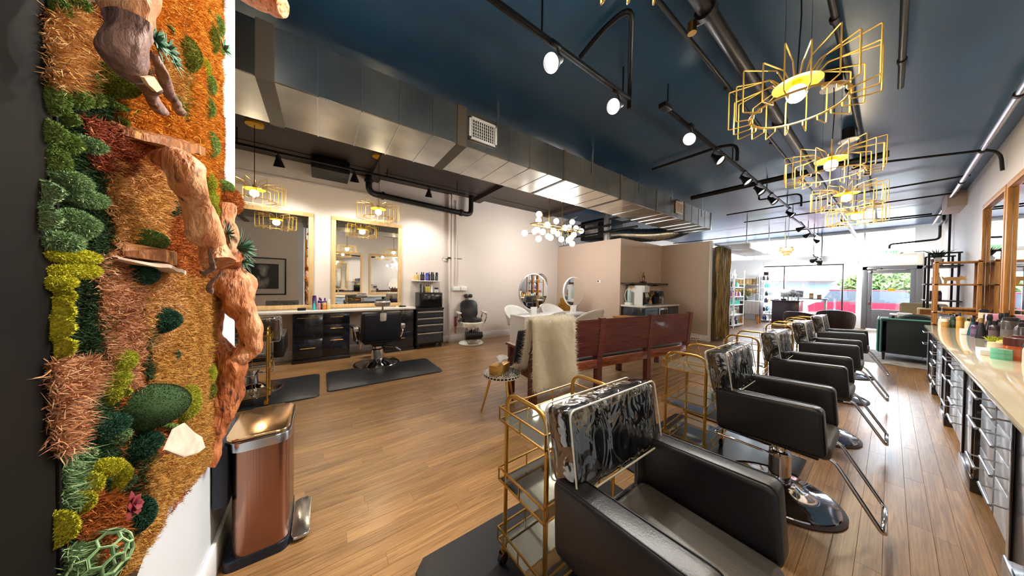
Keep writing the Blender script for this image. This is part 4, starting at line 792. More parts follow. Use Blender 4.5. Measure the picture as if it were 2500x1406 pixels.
# framed black and white portrait on the corridor face of the moss room: soft greys only
pf = thing('framed_photograph', 'black framed grey portrait photograph seen in the nearer barber mirror', 'picture', (XB, -1.3, 1.1))
pa, pb, pz0, pz1 = -1.86, -.84, 1.04, 2.1; X = XB
for q in ((pa, pb, pz1-.03, pz1), (pa, pb, pz0, pz0+.03), (pa, pa+.03, pz0, pz1), (pb-.03, pb, pz0, pz1)): obj('frame_rail', box(G(), X-.03, X, *q, .003), M_black, pf, world=True)
obj('mount', box(G(), X-.012, X, pa+.02, pb-.02, pz0+.02, pz1-.02), mat('grey_mount', C(206, 204, 202), .7), pf, world=True)
def portrait():
    m = mat('portrait_print', C(60, 60, 62), .5); n = m.node_tree.nodes; L = m.node_tree.links; tc = n.new('ShaderNodeTexCoord'); b = n['Principled BSDF']; acc = None
    nz = n.new('ShaderNodeTexNoise'); nz.inputs['Scale'].default_value = 9; nz.inputs['Detail'].default_value = 6; L.new(tc.outputs['Generated'], nz.inputs[0])
    for (cy_, cz_, sy, sz, val) in ((.52, .66, .17, .24, .6), (.5, .84, .26, .16, .45), (.42, .2, .34, .26, .42), (.62, .34, .12, .2, .3), (.36, .44, .08, .14, .3)):
        mp = n.new('ShaderNodeMapping'); mp.inputs['Location'].default_value = (-.5, -cy_/sy, -cz_/sz); mp.inputs['Scale'].default_value = (1, 1/sy, 1/sz); L.new(tc.outputs['Generated'], mp.inputs[0])
        gr = n.new('ShaderNodeTexGradient'); gr.gradient_type = 'SPHERICAL'; L.new(mp.outputs[0], gr.inputs[0]); mu = n.new('ShaderNodeMath'); mu.operation = 'MULTIPLY'; mu.inputs[1].default_value = val*1.6; L.new(gr.outputs['Fac'], mu.inputs[0])
        if acc is None: acc = mu
        else: ad = n.new('ShaderNodeMath'); ad.operation = 'ADD'; L.new(acc.outputs[0], ad.inputs[0]); L.new(mu.outputs[0], ad.inputs[1]); acc = ad
    m2 = n.new('ShaderNodeMath'); m2.operation = 'MULTIPLY'; L.new(acc.outputs[0], m2.inputs[0]); L.new(nz.outputs[0], m2.inputs[1]); cr = n.new('ShaderNodeValToRGB'); cr.color_ramp.elements[0].color = C(46, 46, 50); cr.color_ramp.elements[1].color = C(232, 230, 228); cr.color_ramp.elements[1].position = .55
    L.new(m2.outputs[0], cr.inputs[0]); L.new(cr.outputs[0], b.inputs['Base Color']); return m
obj('print', box(G(), X-.014, X-.011, pa+.17, pb-.17, pz0+.17, pz1-.17), portrait(), pf, world=True)
# ------------------------------------------------------------------ bottles
BM = {}
def colm(c, rough=.3, clearish=False):
    k = (c, rough)
    if k not in BM: BM[k] = mat('bottle_%d' % len(BM), C(*c), rough, coat=.3)
    return BM[k]
def bottle(label, x, y, z, h, r, col, cap=(20, 20, 22), kind='round', name='bottle', cat='bottle', group=None, rz=None):
    t = thing(name, label, cat, (x, y, z), random.random()*.6 if rz is None else rz, group)
    if kind == 'round': pr = [(0, 0), (r*.95, 0), (r, h*.03), (r, h*.66), (r*.85, h*.74), (r*.4, h*.8), (0, h*.8)]; cp = [(r*.42, h*.79), (r*.42, h), (0, h)]
    elif kind == 'cone': pr = [(0, 0), (r, 0), (r, h*.05), (r*.75, h*.4), (r*.32, h*.78), (0, h*.78)]; cp = [(r*.36, h*.77), (r*.42, h*.9), (r*.3, h), (0, h)]
    elif kind == 'can': pr = [(0, 0), (r, 0), (r, h*.82), (r*.9, h*.85), (0, h*.85)]; cp = [(r*.86, h*.84), (r*.86, h*.97), (r*.6, h), (0, h)]
    elif kind == 'jar': pr = [(0, 0), (r, 0), (r, h*.62), (r*.9, h*.66), (0, h*.66)]; cp = [(r*.98, h*.64), (r*.98, h), (0, h)]
    else: pr = [(0, 0), (r, 0), (r*1.02, h*.1), (r*.8, h*.7), (r*.3, h*.8), (0, h*.8)]; cp = [(r*.22, h*.79), (r*.2, h*.93), (0, h*.93)]
    obj('body', lathe(G(), pr, n=16), colm(col), t); g = lathe(G(), cp, n=14)
    if kind == 'pump': box(g, -r*.1, r*.75, -r*.13, r*.13, h*.93, h, r*.08)
    obj('cap', g, colm(cap, .35), t)
    if kind in ('round', 'pump', 'can', 'jar'): obj('label_band', lathe(G(), [(r*1.012, h*.2), (r*1.012, h*.52)], n=16), colm(tuple(min(255, int(c*.75+50)) for c in col), .5), t)
    return t
wz = .925
for a in (('purple tall bottle on the worktop nearest the near mirror', -6.2, -.1, .26, .034, (74, 38, 104), (60, 30, 90), 'can'), ('violet bottle standing behind the teal one on the worktop', -6.22, -.02, .22, .034, (120, 60, 160), (90, 40, 120), 'round'), ('second violet bottle beside the orange one on the worktop', -6.22, .06, .21, .03, (112, 64, 150), (70, 40, 100), 'round'),
 ('teal spray bottle at the front of the worktop group', -6.08, -.10, .17, .03, (64, 190, 180), (40, 150, 150), 'cone'), ('pink tinted bottle with black cap in the worktop group', -6.08, -.03, .16, .03, (190, 130, 140), (24, 24, 26), 'round'), ('green black bottle in the middle of the worktop group', -6.12, .02, .15, .026, (30, 70, 66), (20, 22, 24), 'round'),
 ('orange oil bottle in the worktop group', -6.07, .05, .13, .03, (220, 120, 40), (240, 190, 130), 'jar'), ('yellow oil bottle nearest the second mirror', -6.08, .115, .14, .03, (232, 196, 110), (235, 225, 200), 'jar'), ('pale green tube behind the yellow oil bottle', -6.18, .12, .19, .03, (214, 228, 210), (240, 240, 236), 'can'), ('dark blue capped bottle behind the orange one', -6.2, .0, .2, .026, (40, 40, 90), (20, 20, 60), 'round')):
    bottle(a[0], a[1], a[2], wz, *a[3:])
tag(obj('clipper_case', box(G(), -6.12, -6.02, -.34, -.22, wz, wz+.045, .008), M_blackpl), 'flat black case on the worktop beside the near mirror', 'case')
tag(obj('comb_box', box(G(), -6.16, -6.07, 1.38, 1.5, wz, wz+.028, .005), M_blackpl), 'small black box at the far end of the white worktop', 'box')
tag(obj('cream_jar', lathe(G(), [(0, 0), (.026, 0), (.03, .02), (.026, .032), (0, .032)], c=(-6.08, 1.33, wz), n=16), colm((226, 206, 160))), 'small cream jar at the far end of the white worktop', 'jar')
# ------------------------------------------------------------------ product shelf and tool chest
sh = thing('wall_shelf', 'white wall shelf of hair products above the tool chest', 'shelf', (-6.25, 1.98, 1.48))
obj('board', box(G(), XL+.005, -6.17, 1.68, 2.30, 1.485, 1.505, .003), M_white, sh, world=True)
for y in (1.84, 2.14): obj('bracket', tube(G(), [(XL+.01, y, 1.36), (XL+.02, y, 1.36), (-6.22, y, 1.482)], .007, 6), M_white, sh, world=True)
bl = (26, 26, 30)
for i, (y, h, r, c, cp, k_) in enumerate(((1.72, .16, .022, (232, 200, 110), (240, 220, 150), 'round'), (1.765, .18, .022, (226, 188, 90), (30, 26, 24), 'cone'), (1.81, .16, .022, (232, 200, 110), (240, 220, 150), 'round'), (1.875, .19, .03, bl, (20, 20, 22), 'round'), (1.93, .19, .026, (40, 42, 50), (20, 20, 22), 'round'), (2.0, .18, .036, (60, 70, 180), (40, 60, 150), 'can'), (2.06, .2, .024, bl, (20, 20, 22), 'round'), (2.11, .2, .024, bl, (20, 20, 22), 'can'), (2.16, .2, .024, bl, (22, 22, 24), 'round'), (2.205, .19, .022, (70, 70, 80), (22, 22, 24), 'cone'), (2.25, .2, .024, bl, (20, 20, 22), 'can'))):
    bottle(['first amber bottle at the near end of the white wall shelf', 'dark capped amber dropper on the white wall shelf', 'third amber bottle on the white wall shelf, beside the black ones', 'wide black bottle with pale label on the white wall shelf', 'charcoal bottle left of the blue one on the white wall shelf', 'shiny blue violet jar in the middle of the white wall shelf', 'slim black bottle just beyond the blue jar on the wall shelf', 'black can second beyond the blue jar on the wall shelf', 'black bottle third beyond the blue jar on the wall shelf', 'grey conical bottle near the far end of the wall shelf', 'black can at the far end of the white wall shelf'][i], -6.24+(.02 if i % 2 else -.02), y, 1.505, h, r, c, cp, k_)
tc_ = thing('tool_chest', 'grey rolling tool chest with four steel edged drawers by the wall', 'tool chest', (-6.1, 1.98, 0))
obj('cabinet', box(box(G(), -6.32, -5.92, 1.68, 2.29, .09, .875, .008), -6.33, -5.9, 1.67, 2.30, .86, .895, .006), M_black, tc_, world=True)
dgrey = mat('slate_drawer', C(58, 64, 76), .35)
for z0, z1 in ((.13, .36), (.37, .54), (.55, .685), (.695, .83)):
    d = obj('drawer', box(G(), -5.925, -5.905, 1.71, 2.26, z0, z1-.005, .004), dgrey, tc_, world=True); obj('pull', box(G(), -5.91, -5.885, 1.70, 2.27, z1-.04, z1-.008, .005), M_steel, d, world=True)
for y in (1.74, 2.23):
    for x in (-6.27, -5.97): obj('caster', box(cyl(G(), (x-.02, y, .035), (x+.02, y, .035), .035, n=14), x-.028, x+.028, y-.02, y+.02, .05, .09, .004), M_blackpl, tc_, world=True)
hb = thing('towel_cabinet', 'black box shaped towel warmer on top of the tool chest', 'towel cabinet', (-6.1, 2.0, .895)); obj('case', box(G(), -6.31, -5.96, 1.76, 2.28, .895, 1.235, .015), M_blackpl, hb, world=True); obj('door', box(G(), -5.965, -5.945, 1.78, 2.26, .92, 1.215, .01), M_screen, hb, world=True); obj('handle', box(G(), -5.945, -5.925, 2.22, 2.245, .98, 1.15, .005), M_black, hb, world=True)
for i, (y, h, r, c, cp, k_) in enumerate(((1.83, .19, .022, bl, (20, 20, 22), 'can'), (1.90, .17, .022, (36, 36, 40), (20, 20, 22), 'round'), (1.955, .17, .024, (206, 176, 40), (26, 26, 26), 'round'), (2.01, .17, .024, (214, 184, 50), (26, 26, 26), 'round'), (2.08, .16, .03, (238, 238, 236), (240, 240, 240), 'cone'), (2.19, .11, .045, (236, 236, 236), (30, 30, 32), 'jar'))):
    bottle(['slim black can at the near end on top of the black towel warmer', 'black bottle second on top of the black towel warmer', 'yellow black bottle nearer the near end on the towel warmer', 'yellow black bottle beside the white one on the towel warmer', 'white conical bottle on the black towel warmer', 'wide white tub with a black lid on the towel warmer'][i], -6.12, y, 1.235, h, r, c, cp, k_)
# ------------------------------------------------------------------ rubber mats
def mat_thing(label, poly, m=M_rubber): return tag(obj('floor_mat', prism(G(), poly, 0, .016, .012), m), label, 'mat')
mat_thing('long black rubber mat under the headrest barber chair', rrect(-5.13, -4.22, .07, 1.64, .06)); mat_thing('black rubber mat under the cart and styling chair by the driftwood', rrect(-5.13, -4.12, -1.9, -.01, .06))
# ------------------------------------------------------------------ headrest barber chair (faces the mirror)
def barber():
    t = thing('barber_chair', 'black barber chair with headrest, its back to us before the second mirror', 'barber chair', (-5.28, .82, 0), pi+.06)
    obj('base_plate', lathe(G(), [(0, .0), (.345, 0), (.35, .008), (.34, .022), (.2, .05), (.1, .1), (0, .11)], n=40), M_chrome, t)
    obj('base_ring', lathe(G(), [(.34, 0), (.37, 0), (.37, .014), (.34, .016), (.34, 0)], n=40), M_black, t)
    obj('column', lathe(G(), [(.10, .09), (.10, .26), (.075, .28), (.075, .38), (.12, .40), (.12, .43), (0, .43)], n=28), M_chrome, t)
    g = box(G(), -.24, .26, -.25, .25, .40, .45, .02); box(g, -.2, .22, -.1, .1, .34, .41, .01); obj('seat_frame', g, M_black, t)
    obj('seat', box(G(), -.2, .32, -.27, .27, .45, .56, .035), M_leather, t)
    Mb = Matrix.Translation((-.26, 0, .46)) @ Matrix.Rotation(R(-8), 4, 'Y')
    obj('backrest', box(G(), -.07, .05, -.31, .31, .0, .50, .035, Mb), M_leather, t)
    obj('back_panel', box(G(), -.085, -.06, -.27, .27, .03, .47, .01, Mb), M_navypl, t)
    h = obj('headrest', box(G(), -.05, .05, -.115, .115, .60, .71, .03, Mb), M_leather, t); obj('pad_cover', box(G(), -.056, .056, -.12, .12, .60, .70, .03, Mb), M_steel, h)
    obj('headrest_post', cyl(G(), Mb @ Vector((-.03, 0, .4)), Mb @ Vector((-.02, 0, .62)), .014, n=10), M_chrome, t)
    obj('headrest_clip', box(G(), -.105, -.08, -.05, .05, .36, .50, .02, Mb), M_whitepl, t)
    for s_ in (-1, 1):
        a = obj('armrest', box(G(), -.24, .22, s_*.36-.045, s_*.36+.045, .66, .71, .02), M_leather, t); obj('arm_cap', box(G(), -.26, -.2, s_*.36-.05, s_*.36+.05, .63, .72, .02), M_steel, a)
        obj('arm_bracket', tube(G(), [(-.2, s_*.33, .46), (-.24, s_*.37, .6), (-.2, s_*.37, .66), (.14, s_*.37, .66), (.2, s_*.35, .48)], .016, 8, rad=.06), M_chrome, t)
        obj('side_shield', box(G(), -.22, .2, s_*.335-.012, s_*.335+.012, .42, .66, .01), M_black, t)
    obj('footrest', tube(G(), [(.28, -.18, .42), (.5, -.18, .2), (.55, -.18, .16), (.55, .18, .16), (.5, .18, .2), (.28, .18, .42)], .014, 8, rad=.05), M_chrome, t)
    obj('foot_plate', box(G(), .42, .6, -.17, .17, .15, .17, .01, Matrix.Rotation(0, 4, 'Y')), M_steel, t)
    obj('pump_lever', tube(G(), [(.0, -.1, .3), (-.1, -.28, .28), (-.16, -.36, .22)], .012, 8, rad=.05), M_chrome, t); obj('recline_lever', tube(G(), [(-.1, .3, .42), (-.2, .36, .5), (-.26, .37, .46)], .01, 8, rad=.03), M_chrome, t)
barber()
# ------------------------------------------------------------------ old enamel barber chair (faces the room)
def antique():
    en = mat('white_enamel', C(238, 236, 230), .2, coat=.5)
    t = thing('antique_barber_chair', 'antique white enamel and black leather barber chair against the pale wall', 'barber chair', (-5.86, 2.97, 0), R(-14))
    obj('base', lathe(G(), [(0, 0), (.29, 0), (.30, .02), (.27, .05), (.14, .09), (.12, .1), (0, .1)], n=36), en, t)
    obj('pedestal', lathe(G(), [(.16, .09), (.17, .14), (.14, .2), (.13, .32), (.17, .4), (.2, .42), (0, .42)], n=24), M_steel, t)
    g = G()
    for k in range(10):
        a = 2*pi*k/10; box(g, .155*cos(a)-.012, .155*cos(a)+.012, .155*sin(a)-.012, .155*sin(a)+.012, .12, .4, .006)
    obj('pedestal_rib', g, M_chrome, t)
    obj('seat_ring', lathe(G(), [(0, .42), (.28, .42), (.29, .44), (.29, .52), (.27, .54), (0, .54)], n=36), en, t)
    obj('seat_cushion', lathe(G(), [(0, .54), (.25, .54), (.265, .57), (.25, .61), (.18, .63), (0, .635)], n=32), M_leather, t)
    Mb = Matrix.Translation((-.24, 0, .58)) @ Matrix.Rotation(R(-14), 4, 'Y')
    obj('backrest', prism(G(), [(p[1], p[0]) for p in rrect(0, .46, -.21, .21, .11, 6)][::-1], -.05, .05, .025, Mb @ Matrix(((0, 0, 1, 0), (1, 0, 0, 0), (0, 1, 0, 0), (0, 0, 0, 1)))), M_leather, t)
    obj('headrest_post', cyl(G(), Mb @ Vector((-.02, 0, .4)), Mb @ Vector((-.02, 0, .56)), .012, n=10), M_chrome, t)
    for s_ in (-1, 1): obj('headrest_pad', box(G(), -.04, .04, s_*.055-.05, s_*.055+.05, .53, .62, .025, Mb), M_leather, t)
    for s_ in (-1, 1):
        obj('armrest', box(G(), -.2, .2, s_*.31-.04, s_*.31+.04, .74, .775, .015), en, t)
        obj('arm_scroll', tube(G(), [(-.16, s_*.27, .5), (-.2, s_*.31, .62), (-.14, s_*.31, .735), (.14, s_*.31, .735), (.22, s_*.32, .7), (.18, s_*.31, .6), (.1, s_*.29, .5)], .014, 8, rad=.06), M_chrome, t)
    for s_ in (-1, 1): obj('leg_bracket', tube(G(), [(.1, s_*.14, .42), (.25, s_*.14, .3), (.28, s_*.14, .2)], .012, 8, rad=.05), M_chrome, t)
    obj('calf_rest', box(cyl(G(), (.27, -.2, .25), (.27, .2, .25), .075, n=18), .26, .3, -.19, .19, .15, .32, .02), M_leather, t)
    obj('foot_bar', tube(G(), [(.18, -.14, .1), (.36, -.14, .1), (.36, .14, .1), (.18, .14, .1)], .012, 8, rad=.04), M_chrome, t)
    st = obj('strop', box(G(), -.06, -.05, -.40, -.34, .42, .66, .003), mat('red_strop', C(120, 40, 28), .5), t); obj('strop_handle', tube(G(), [(-.055, -.37, .42), (-.055, -.37, .3), (-.055, -.37, .26)], [.02, .014, .02], 10), mat('amber_wood', C(186, 104, 40), .3), st)
    obj('lever', tube(G(), [(0, -.16, .4), (-.04, -.32, .42), (-.05, -.37, .66)], .01, 8, rad=.05), M_chrome, t)
antique()
# ------------------------------------------------------------------ rose gold step bin
bn = thing('step_bin', 'rose gold steel step bin with a champagne lid against the white wall', 'bin', (-2.06, -.25, 0))
RX0, RX1, RY0, RY1 = -2.27, -1.86, -.365, -.135
obj('base', prism(G(), rrect(RX0, RX1, RY0-.03, RY1, .045), 0, .05, .006), M_navypl, bn, world=True)
obj('body', prism(G(), rrect(RX0+.004, RX1-.004, RY0, RY1-.003, .06, 8), .05, .60), M_copper, bn, world=True)
obj('rim', prism(G(), rrect(RX0-.006, RX1+.006, RY0-.01, RY1+.006, .062, 8), .592, .638, .004), M_steel, bn, world=True)
ld = obj('lid', prism(G(), rrect(RX0+.004, RX1-.004, RY0-.02, RY1-.002, .055, 8), .637, .658, .01), M_goldlid, bn, world=True)
obj('lid_seam', tube(G(), [(x, y, .645) for x, y in rrect(RX0+.001, RX1-.001, RY0-.022, RY1+.001, .055, 8)], .0028, 6, True), M_black, ld, world=True)
obj('hinge_housing', box(G(), RX0+.02, RX1-.008, RY0-.062, RY0-.004, .33, .635, .012), M_navypl, bn, world=True)
obj('pedal', prism(G(), rrect(-2.2, -1.87, -.13, -.045, .03), .022, .036, .005), M_steel, bn, world=True); obj('pedal_arm', box(G(), -2.1, -1.97, -.2, -.11, .018, .03, .003), M_blackpl, bn, world=True)
# ------------------------------------------------------------------ salon chairs
def salon_chair(label, loc, rz, piping=M_pipegold):
    t = thing('salon_chair', label, 'chair', loc, rz)
    obj('base_plate', lathe(G(), [(0, .004), (.285, .004), (.292, .012), (.285, .022), (.2, .04), (.13, .052), (.09, .085), (.07, .1), (0, .1)], n=48), M_chrome, t)
    obj('base_ring', lathe(G(), [(.285, 0), (.31, 0), (.312, .008), (.29, .016), (.285, 0)], n=48), M_brownl, t)
    obj('column', lathe(G(), [(.058, .09), (.058, .30), (.05, .31), (.038, .31), (.038, .41), (0, .41)], n=28), M_chrome, t)
    obj('pump_lever', tube(G(), [(-.02, -.075, .29), (-.37, -.075, .29), (-.37, .055, .29), (-.05, .055, .29)], .0085, 8, rad=.03), M_chrome, t)
    obj('lever_collar', cyl(G(), (.0, -.09, .29), (.0, .07, .29), .016, n=12), M_chrome, t)
    obj('under_frame', box(G(), -.2, .2, -.2, .2, .405, .435, .01), M_blackpl, t)
    s = obj('seat', box(G(), -.25, .25, -.232, .232, .43, .52, .03, seg=3), M_seatl, t)
    for sd_ in (-1, 1):
        pr = [(-.28, .45), (-.292, .722), (.222, .757), (.242, .482)]
        pr = [(p.x, p.y) for p in fillet([(a, b, 0) for a, b in pr], .035, 4, True)]
        y0, y1 = (-.335, -.232) if sd_ < 0 else (.232, .335)
        g = prism(G(), pr, 0, y1-y0, 0, Matrix(((1, 0, 0, 0), (0, 0, 1, y0), (0, 1, 0, 0), (0, 0, 0, 1)))); es = [e for e in g.edges if len(e.link_faces) == 2 and any(len(f.verts) > 8 for f in e.link_faces)]
        bmesh.ops.bevel(g, geom=es, offset=.02, segments=3, profile=.5, affect='EDGES')
        a = obj('arm', g, M_leather, t)
        for yy in (y0+.012, y1-.012): obj('stitching', tube(G(), [(p[0]*.985, yy, p[1]+.0005 if p[1] > .6 else p[1]) for p in pr], .0022, 5, True), M_blackpl, a)
    Mb = Matrix.Translation((-.255, 0, .69)) @ Matrix.Rotation(R(-9), 4, 'Y')
    b = obj('backrest', box(G(), -.06, .05, -.295, .295, .0, .28, .03, Mb, seg=3), M_leather, t)
    # loose clear vinyl cover, puckered like the real one
    g = box(G(), -.070, .060, -.305, .305, -.008, .292, .028, None, seg=2); bmesh.ops.subdivide_edges(g, edges=[e for e in g.edges if e.calc_length() > .08], cuts=14, use_grid_fill=True)
    for v in g.verts: v.co += v.normal*0+Vector((noise.noise(v.co*Vector((9, 16, 8)).x if False else Vector((v.co.x*9, v.co.y*15, v.co.z*9)))*.007, noise.noise(Vector((v.co.x*20, v.co.y*4, v.co.z*22)))*.003, noise.noise(Vector((v.co.y*18, v.co.x*10, 3)))*.004))
    bmesh.ops.transform(g, matrix=Mb, verts=g.verts); obj('vinyl_cover', g, plastic_m, b)
    for x in (-.071, .061):
        obj('piping', tube(G(), [Mb @ Vector((x, y, z)) for y, z in rrect(-.303, .303, -.006, .29, .03)], .0037, 6, True), piping, b)
    for sd_ in (-1, 1): obj('back_bracket', tube(G(), [(-.22, sd_*.2, .45), (-.262, sd_*.2, .5), (-.265, sd_*.2, .72)], .011, 8, rad=.03), M_chrome, t)
    obj('back_rail', box(G(), -.275, -.245, -.235, .235, .44, .50, .008), M_leather, t)
    obj('footrest', tube(G(), [(.18, -.16, .45), (.26, -.16, .42), (.435, -.165, .12), (.435, .165, .12), (.26, .16, .42), (.18, .16, .45)], .0105, 10, rad=.03), M_chrome, t)
    obj('foot_bar', box(G(), .425, .449, -.15, .15, .108, .132, .008), M_chrome, t)
    return t
CX = -.43
sc1 = salon_chair('black salon chair nearest us, its seat seen from above', (CX, 1.045, 0), 0, M_piping)
for y, lb in ((2.66, 'second black salon chair from us, its chrome base in full view'), (4.12, 'third black salon chair along the mirror counter'), (5.7, 'fourth black salon chair along the mirror counter'), (7.3, 'black salon chair farthest from us along the mirror counter')): dup(sc1, (CX, y, 0), 0, lb)
dup(sc1, (-4.78, -.72, 0.012), pi, 'black salon chair behind the driftwood branch, facing the barber mirror')
# ------------------------------------------------------------------ gold trolleys
def cart(label, loc, rz):
    t = thing('salon_trolley', label, 'trolley', loc, rz)
    for s_ in (-1, 1): obj('end_frame', tube(G(), [(-.145, s_*.255, .065), (-.145, s_*.255, .88), (.145, s_*.255, .88), (.145, s_*.255, .065)], .0105, 10, rad=.085, fn=8), M_brass, t)
    for k, z in enumerate((.125, .435, .745)):
        g = G(); X0, X1, Y0, Y1 = -.168, .168, -.29, .29
        for zz in (z, z+.062): 
            for q in ((X0, X0+.007, Y0, Y1), (X1-.007, X1, Y0, Y1), (X0, X1, Y0, Y0+.007), (X0, X1, Y1-.007, Y1)): box(g, q[0], q[1], q[2], q[3], zz-.0035, zz+.0035)
        for x, y in [(X0, Y0), (X1, Y0), (X0, Y1), (X1, Y1), (0, Y0), (0, Y1)]+[(xx, yy) for xx in (X0, X1) for yy in (-.1, .1)]:
            x = min(max(x, X0+.0035), X1-.0035); y = min(max(y, Y0+.0035), Y1-.0035); box(g, x-.003, x+.003, y-.003, y+.003, z, z+.062)
        tr_ = obj('tray_rail', g, M_brass, t); obj('tray_shelf', box(G(), X0+.005, X1-.005, Y0+.005, Y1-.005, z-.003, z+.002), M_traymir, tr_)
    for x in (-.145, .145):
        for y in (-.255, .255):
            c = obj('caster', cyl(G(), (x-.011, y-.012, .026), (x+.011, y-.012, .026), .026, n=16), M_blackpl, t); g = box(G(), x-.017, x-.012, y-.028, y+.01, .02, .062, .002); box(g, x+.012, x+.017, y-.028, y+.01, .02, .062, .002); box(g, x-.017, x+.017, y-.02, y+.014, .056, .072, .003); obj('fork', g, M_brass, c)
    return t
ct = cart('brass three tier trolley nearest us, beside the nearest salon chair', (-.99, 1.04, .016), R(2))
for y, lb, rz in ((2.72, 'brass three tier trolley beside the second salon chair', R(4)), (4.2, 'brass three tier trolley beside the third salon chair', R(3)), (6.0, 'brass three tier trolley beside the fourth salon chair', R(2)), (7.55, 'brass three tier trolley beside the farthest salon chair', R(-4))): dup(ct, (-.99, y, .016), rz, lb)
dup(ct, (-4.24, -.76, .016), R(3), 'brass three tier trolley behind the driftwood, by the black rubber mat')
# black mats with a round notch for the chair base
def notch(y0, y1, cy, x0=-1.39, x1=-.38):
    p = [(x0+.05, y0), (x1, y0)]; r = .325
    h = math.acos((x1-CX)/r) if abs(x1-CX) < r else pi/2
    for k in range(21): a = -h-(2*pi-2*h)*k/20; p.append((CX+r*cos(a), cy+r*sin(a)))
    return p+[(x1, y1), (x0+.05, y1), (x0, y1-.05), (x0, y0+.05)]
for y, lb in ((1.07, 'black rubber mat under the nearest trolley and chair'), (2.66, 'black rubber mat beside the second salon chair'), (4.12, 'black rubber mat beside the third salon chair'), (5.7, 'black rubber mat beside the fourth salon chair'), (7.3, 'black rubber mat beside the farthest salon chair')): mat_thing(lb, notch(y-.68, y+.68, y))
tag(obj('hair_brush', box(cyl(G(), (-1.06, 1.18, .775), (-.96, 1.1, .775), .012, n=10), -1.02, -.93, 1.06, 1.1, .752, .78, .008), mat('orange_plastic', C(214, 110, 50), .4)), 'small orange brush lying in the top tray of the nearest trolley', 'brush')
tag(obj('folded_towel', box(box(G(), -1.1, -.9, 7.5, 7.7, .764, .80, .015), -1.09, -.91, 7.51, 7.69, .80, .83, .012), mat('white_towel', C(240, 240, 240), .9)), 'folded white towel in the top tray of the farthest trolley', 'towel')
# ------------------------------------------------------------------ long wooden bench
be = thing('church_bench', 'long dark red wooden bench with three slatted back bays', 'bench', (-2.41, 2.03, 0), R(-6.6)); BL = 3.18; bay = BL/3
def post(y, z1, m=M_mahog, x=0): return prism(G(), [(-.035, 0), (.035, 0), (.03, .42), (.085, z1), (.03, z1), (-.04, .5)], y-.045, y+.045, 0, Matrix(((1, 0, 0, x), (0, 0, 1, 0), (0, 1, 0, 0), (0, 0, 0, 1))))
for i in range(4):
    obj('back_post', post(i*bay, 1.02), M_mahog, be)
    e = i in (0, 3); obj('front_leg', box(G(), -.56, -.49, i*bay-.04, i*bay+.04, 0, .63 if e else .40, .004), M_mahog, be)
    if e: obj('armrest', box(G(), -.60, .0, i*bay-.055, i*bay+.055, .63, .665, .008), M_mahog2, be); obj('side_rail', box(G(), -.5, 0, i*bay-.02, i*bay+.02, .33, .42, .003), M_mahog, be)
for i in range(3):
    y0, y1 = i*bay+.045, (i+1)*bay-.045
    for k in range(4):
        z0 = .52+k*.122; z1 = z0+.1205; f = lambda z: .03+.055*(z-.42)/.6-.018
        M4 = Matrix(((1, 0, 0, 0), (0, 0, 1, 0), (0, 1, 0, 0), (0, 0, 0, 1))); o = obj('back_plank', prism(G(), [(f(z0)-.012, z0), (f(z0)+.012, z0), (f(z1)+.012, z1), (f(z1)-.012, z1)], y0, y1, 0, M4), M_mahog, be, smooth=False)
    obj('back_rail', box(G(), -.02, .03, y0, y1, .34, .455, .006), M_mahog2, be)
    obj('front_rail', box(G(), -.545, -.505, y0, y1, .33, .40, .004), M_mahog, be)
    obj('seat_plank', box(G(), -.55, -.03, i*bay+.005, (i+1)*bay-.005, .40, .43, .004), M_mahog, be); obj('seat_pad', box(G(), -.54, -.05, i*bay+.02, (i+1)*bay-.02, .43, .475, .018), M_seatl, be)
def BW(x, y, z): a = R(-6.6); return Vector((-2.41+x*cos(a)-y*sin(a), 2.03+x*sin(a)+y*cos(a), z))
# fur throw folded over the back rail
ft = thing('fur_throw', 'ivory long pile fur throw draped over the near end of the bench', 'throw', BW(.08, .42, .3)); prof = [(-.30, .40), (-.20, .46), (-.06, .52), (-.02, .7), (.02, .98), (.045, 1.055), (.085, 1.06), (.125, 1.03), (.135, .9), (.14, .7), (.15, .5), (.165, .30)]
PP = fillet([(a, b, 0) for a, b in prof], .05, 3); NV = 22; Vv = []; ya, yb = -.11, .49
for p in PP:
    for j in range(NV+1):
        t_ = j/NV; fold = .018*sin(t_*9+p.y*3)*(1 if p.y < .95 else .3); w_ = 1+(.08*(1-p.y) if p.x > .1 else 0); y = (ya+yb)/2+(t_-.5)*(yb-ya)*w_; Vv.append(BW(p.x+fold*(1 if p.x > .05 else -1)+.02, y, p.y+.02*sin(t_*7)*(p.y < .35)))
Ff = [(i*(NV+1)+j, i*(NV+1)+j+1, (i+1)*(NV+1)+j+1, (i+1)*(NV+1)+j) for i in range(len(PP)-1) for j in range(NV)]
o = obj('hide', ([v[:] for v in Vv], Ff), M_fur, ft, world=True); sm = o.modifiers.new('thick', 'SOLIDIFY'); sm.thickness = .02; sm.offset = 0
A = np.array([v[:] for v in Vv]).reshape(len(PP), NV+1, 3); n_ = 42000; ii = rng.integers(0, len(PP)-1, n_); jj = rng.integers(0, NV, n_); a_, b_ = rng.random((n_, 1)), rng.random((n_, 1))
ls = np.linalg.norm(A[1:]-A[:-1], axis=2).mean(1); ii = rng.choice(len(PP)-1, n_, p=ls/ls.sum())
P = (A[ii, jj]*(1-a_)+A[ii+1, jj]*a_)*(1-b_)+(A[ii, jj+1]*(1-a_)+A[ii+1, jj+1]*a_)*b_; du = A[ii+1, jj]-A[ii, jj]; dv = A[ii, jj+1]-A[ii, jj]; N = np.cross(du, dv); N /= np.linalg.norm(N, axis=1)[:, None]
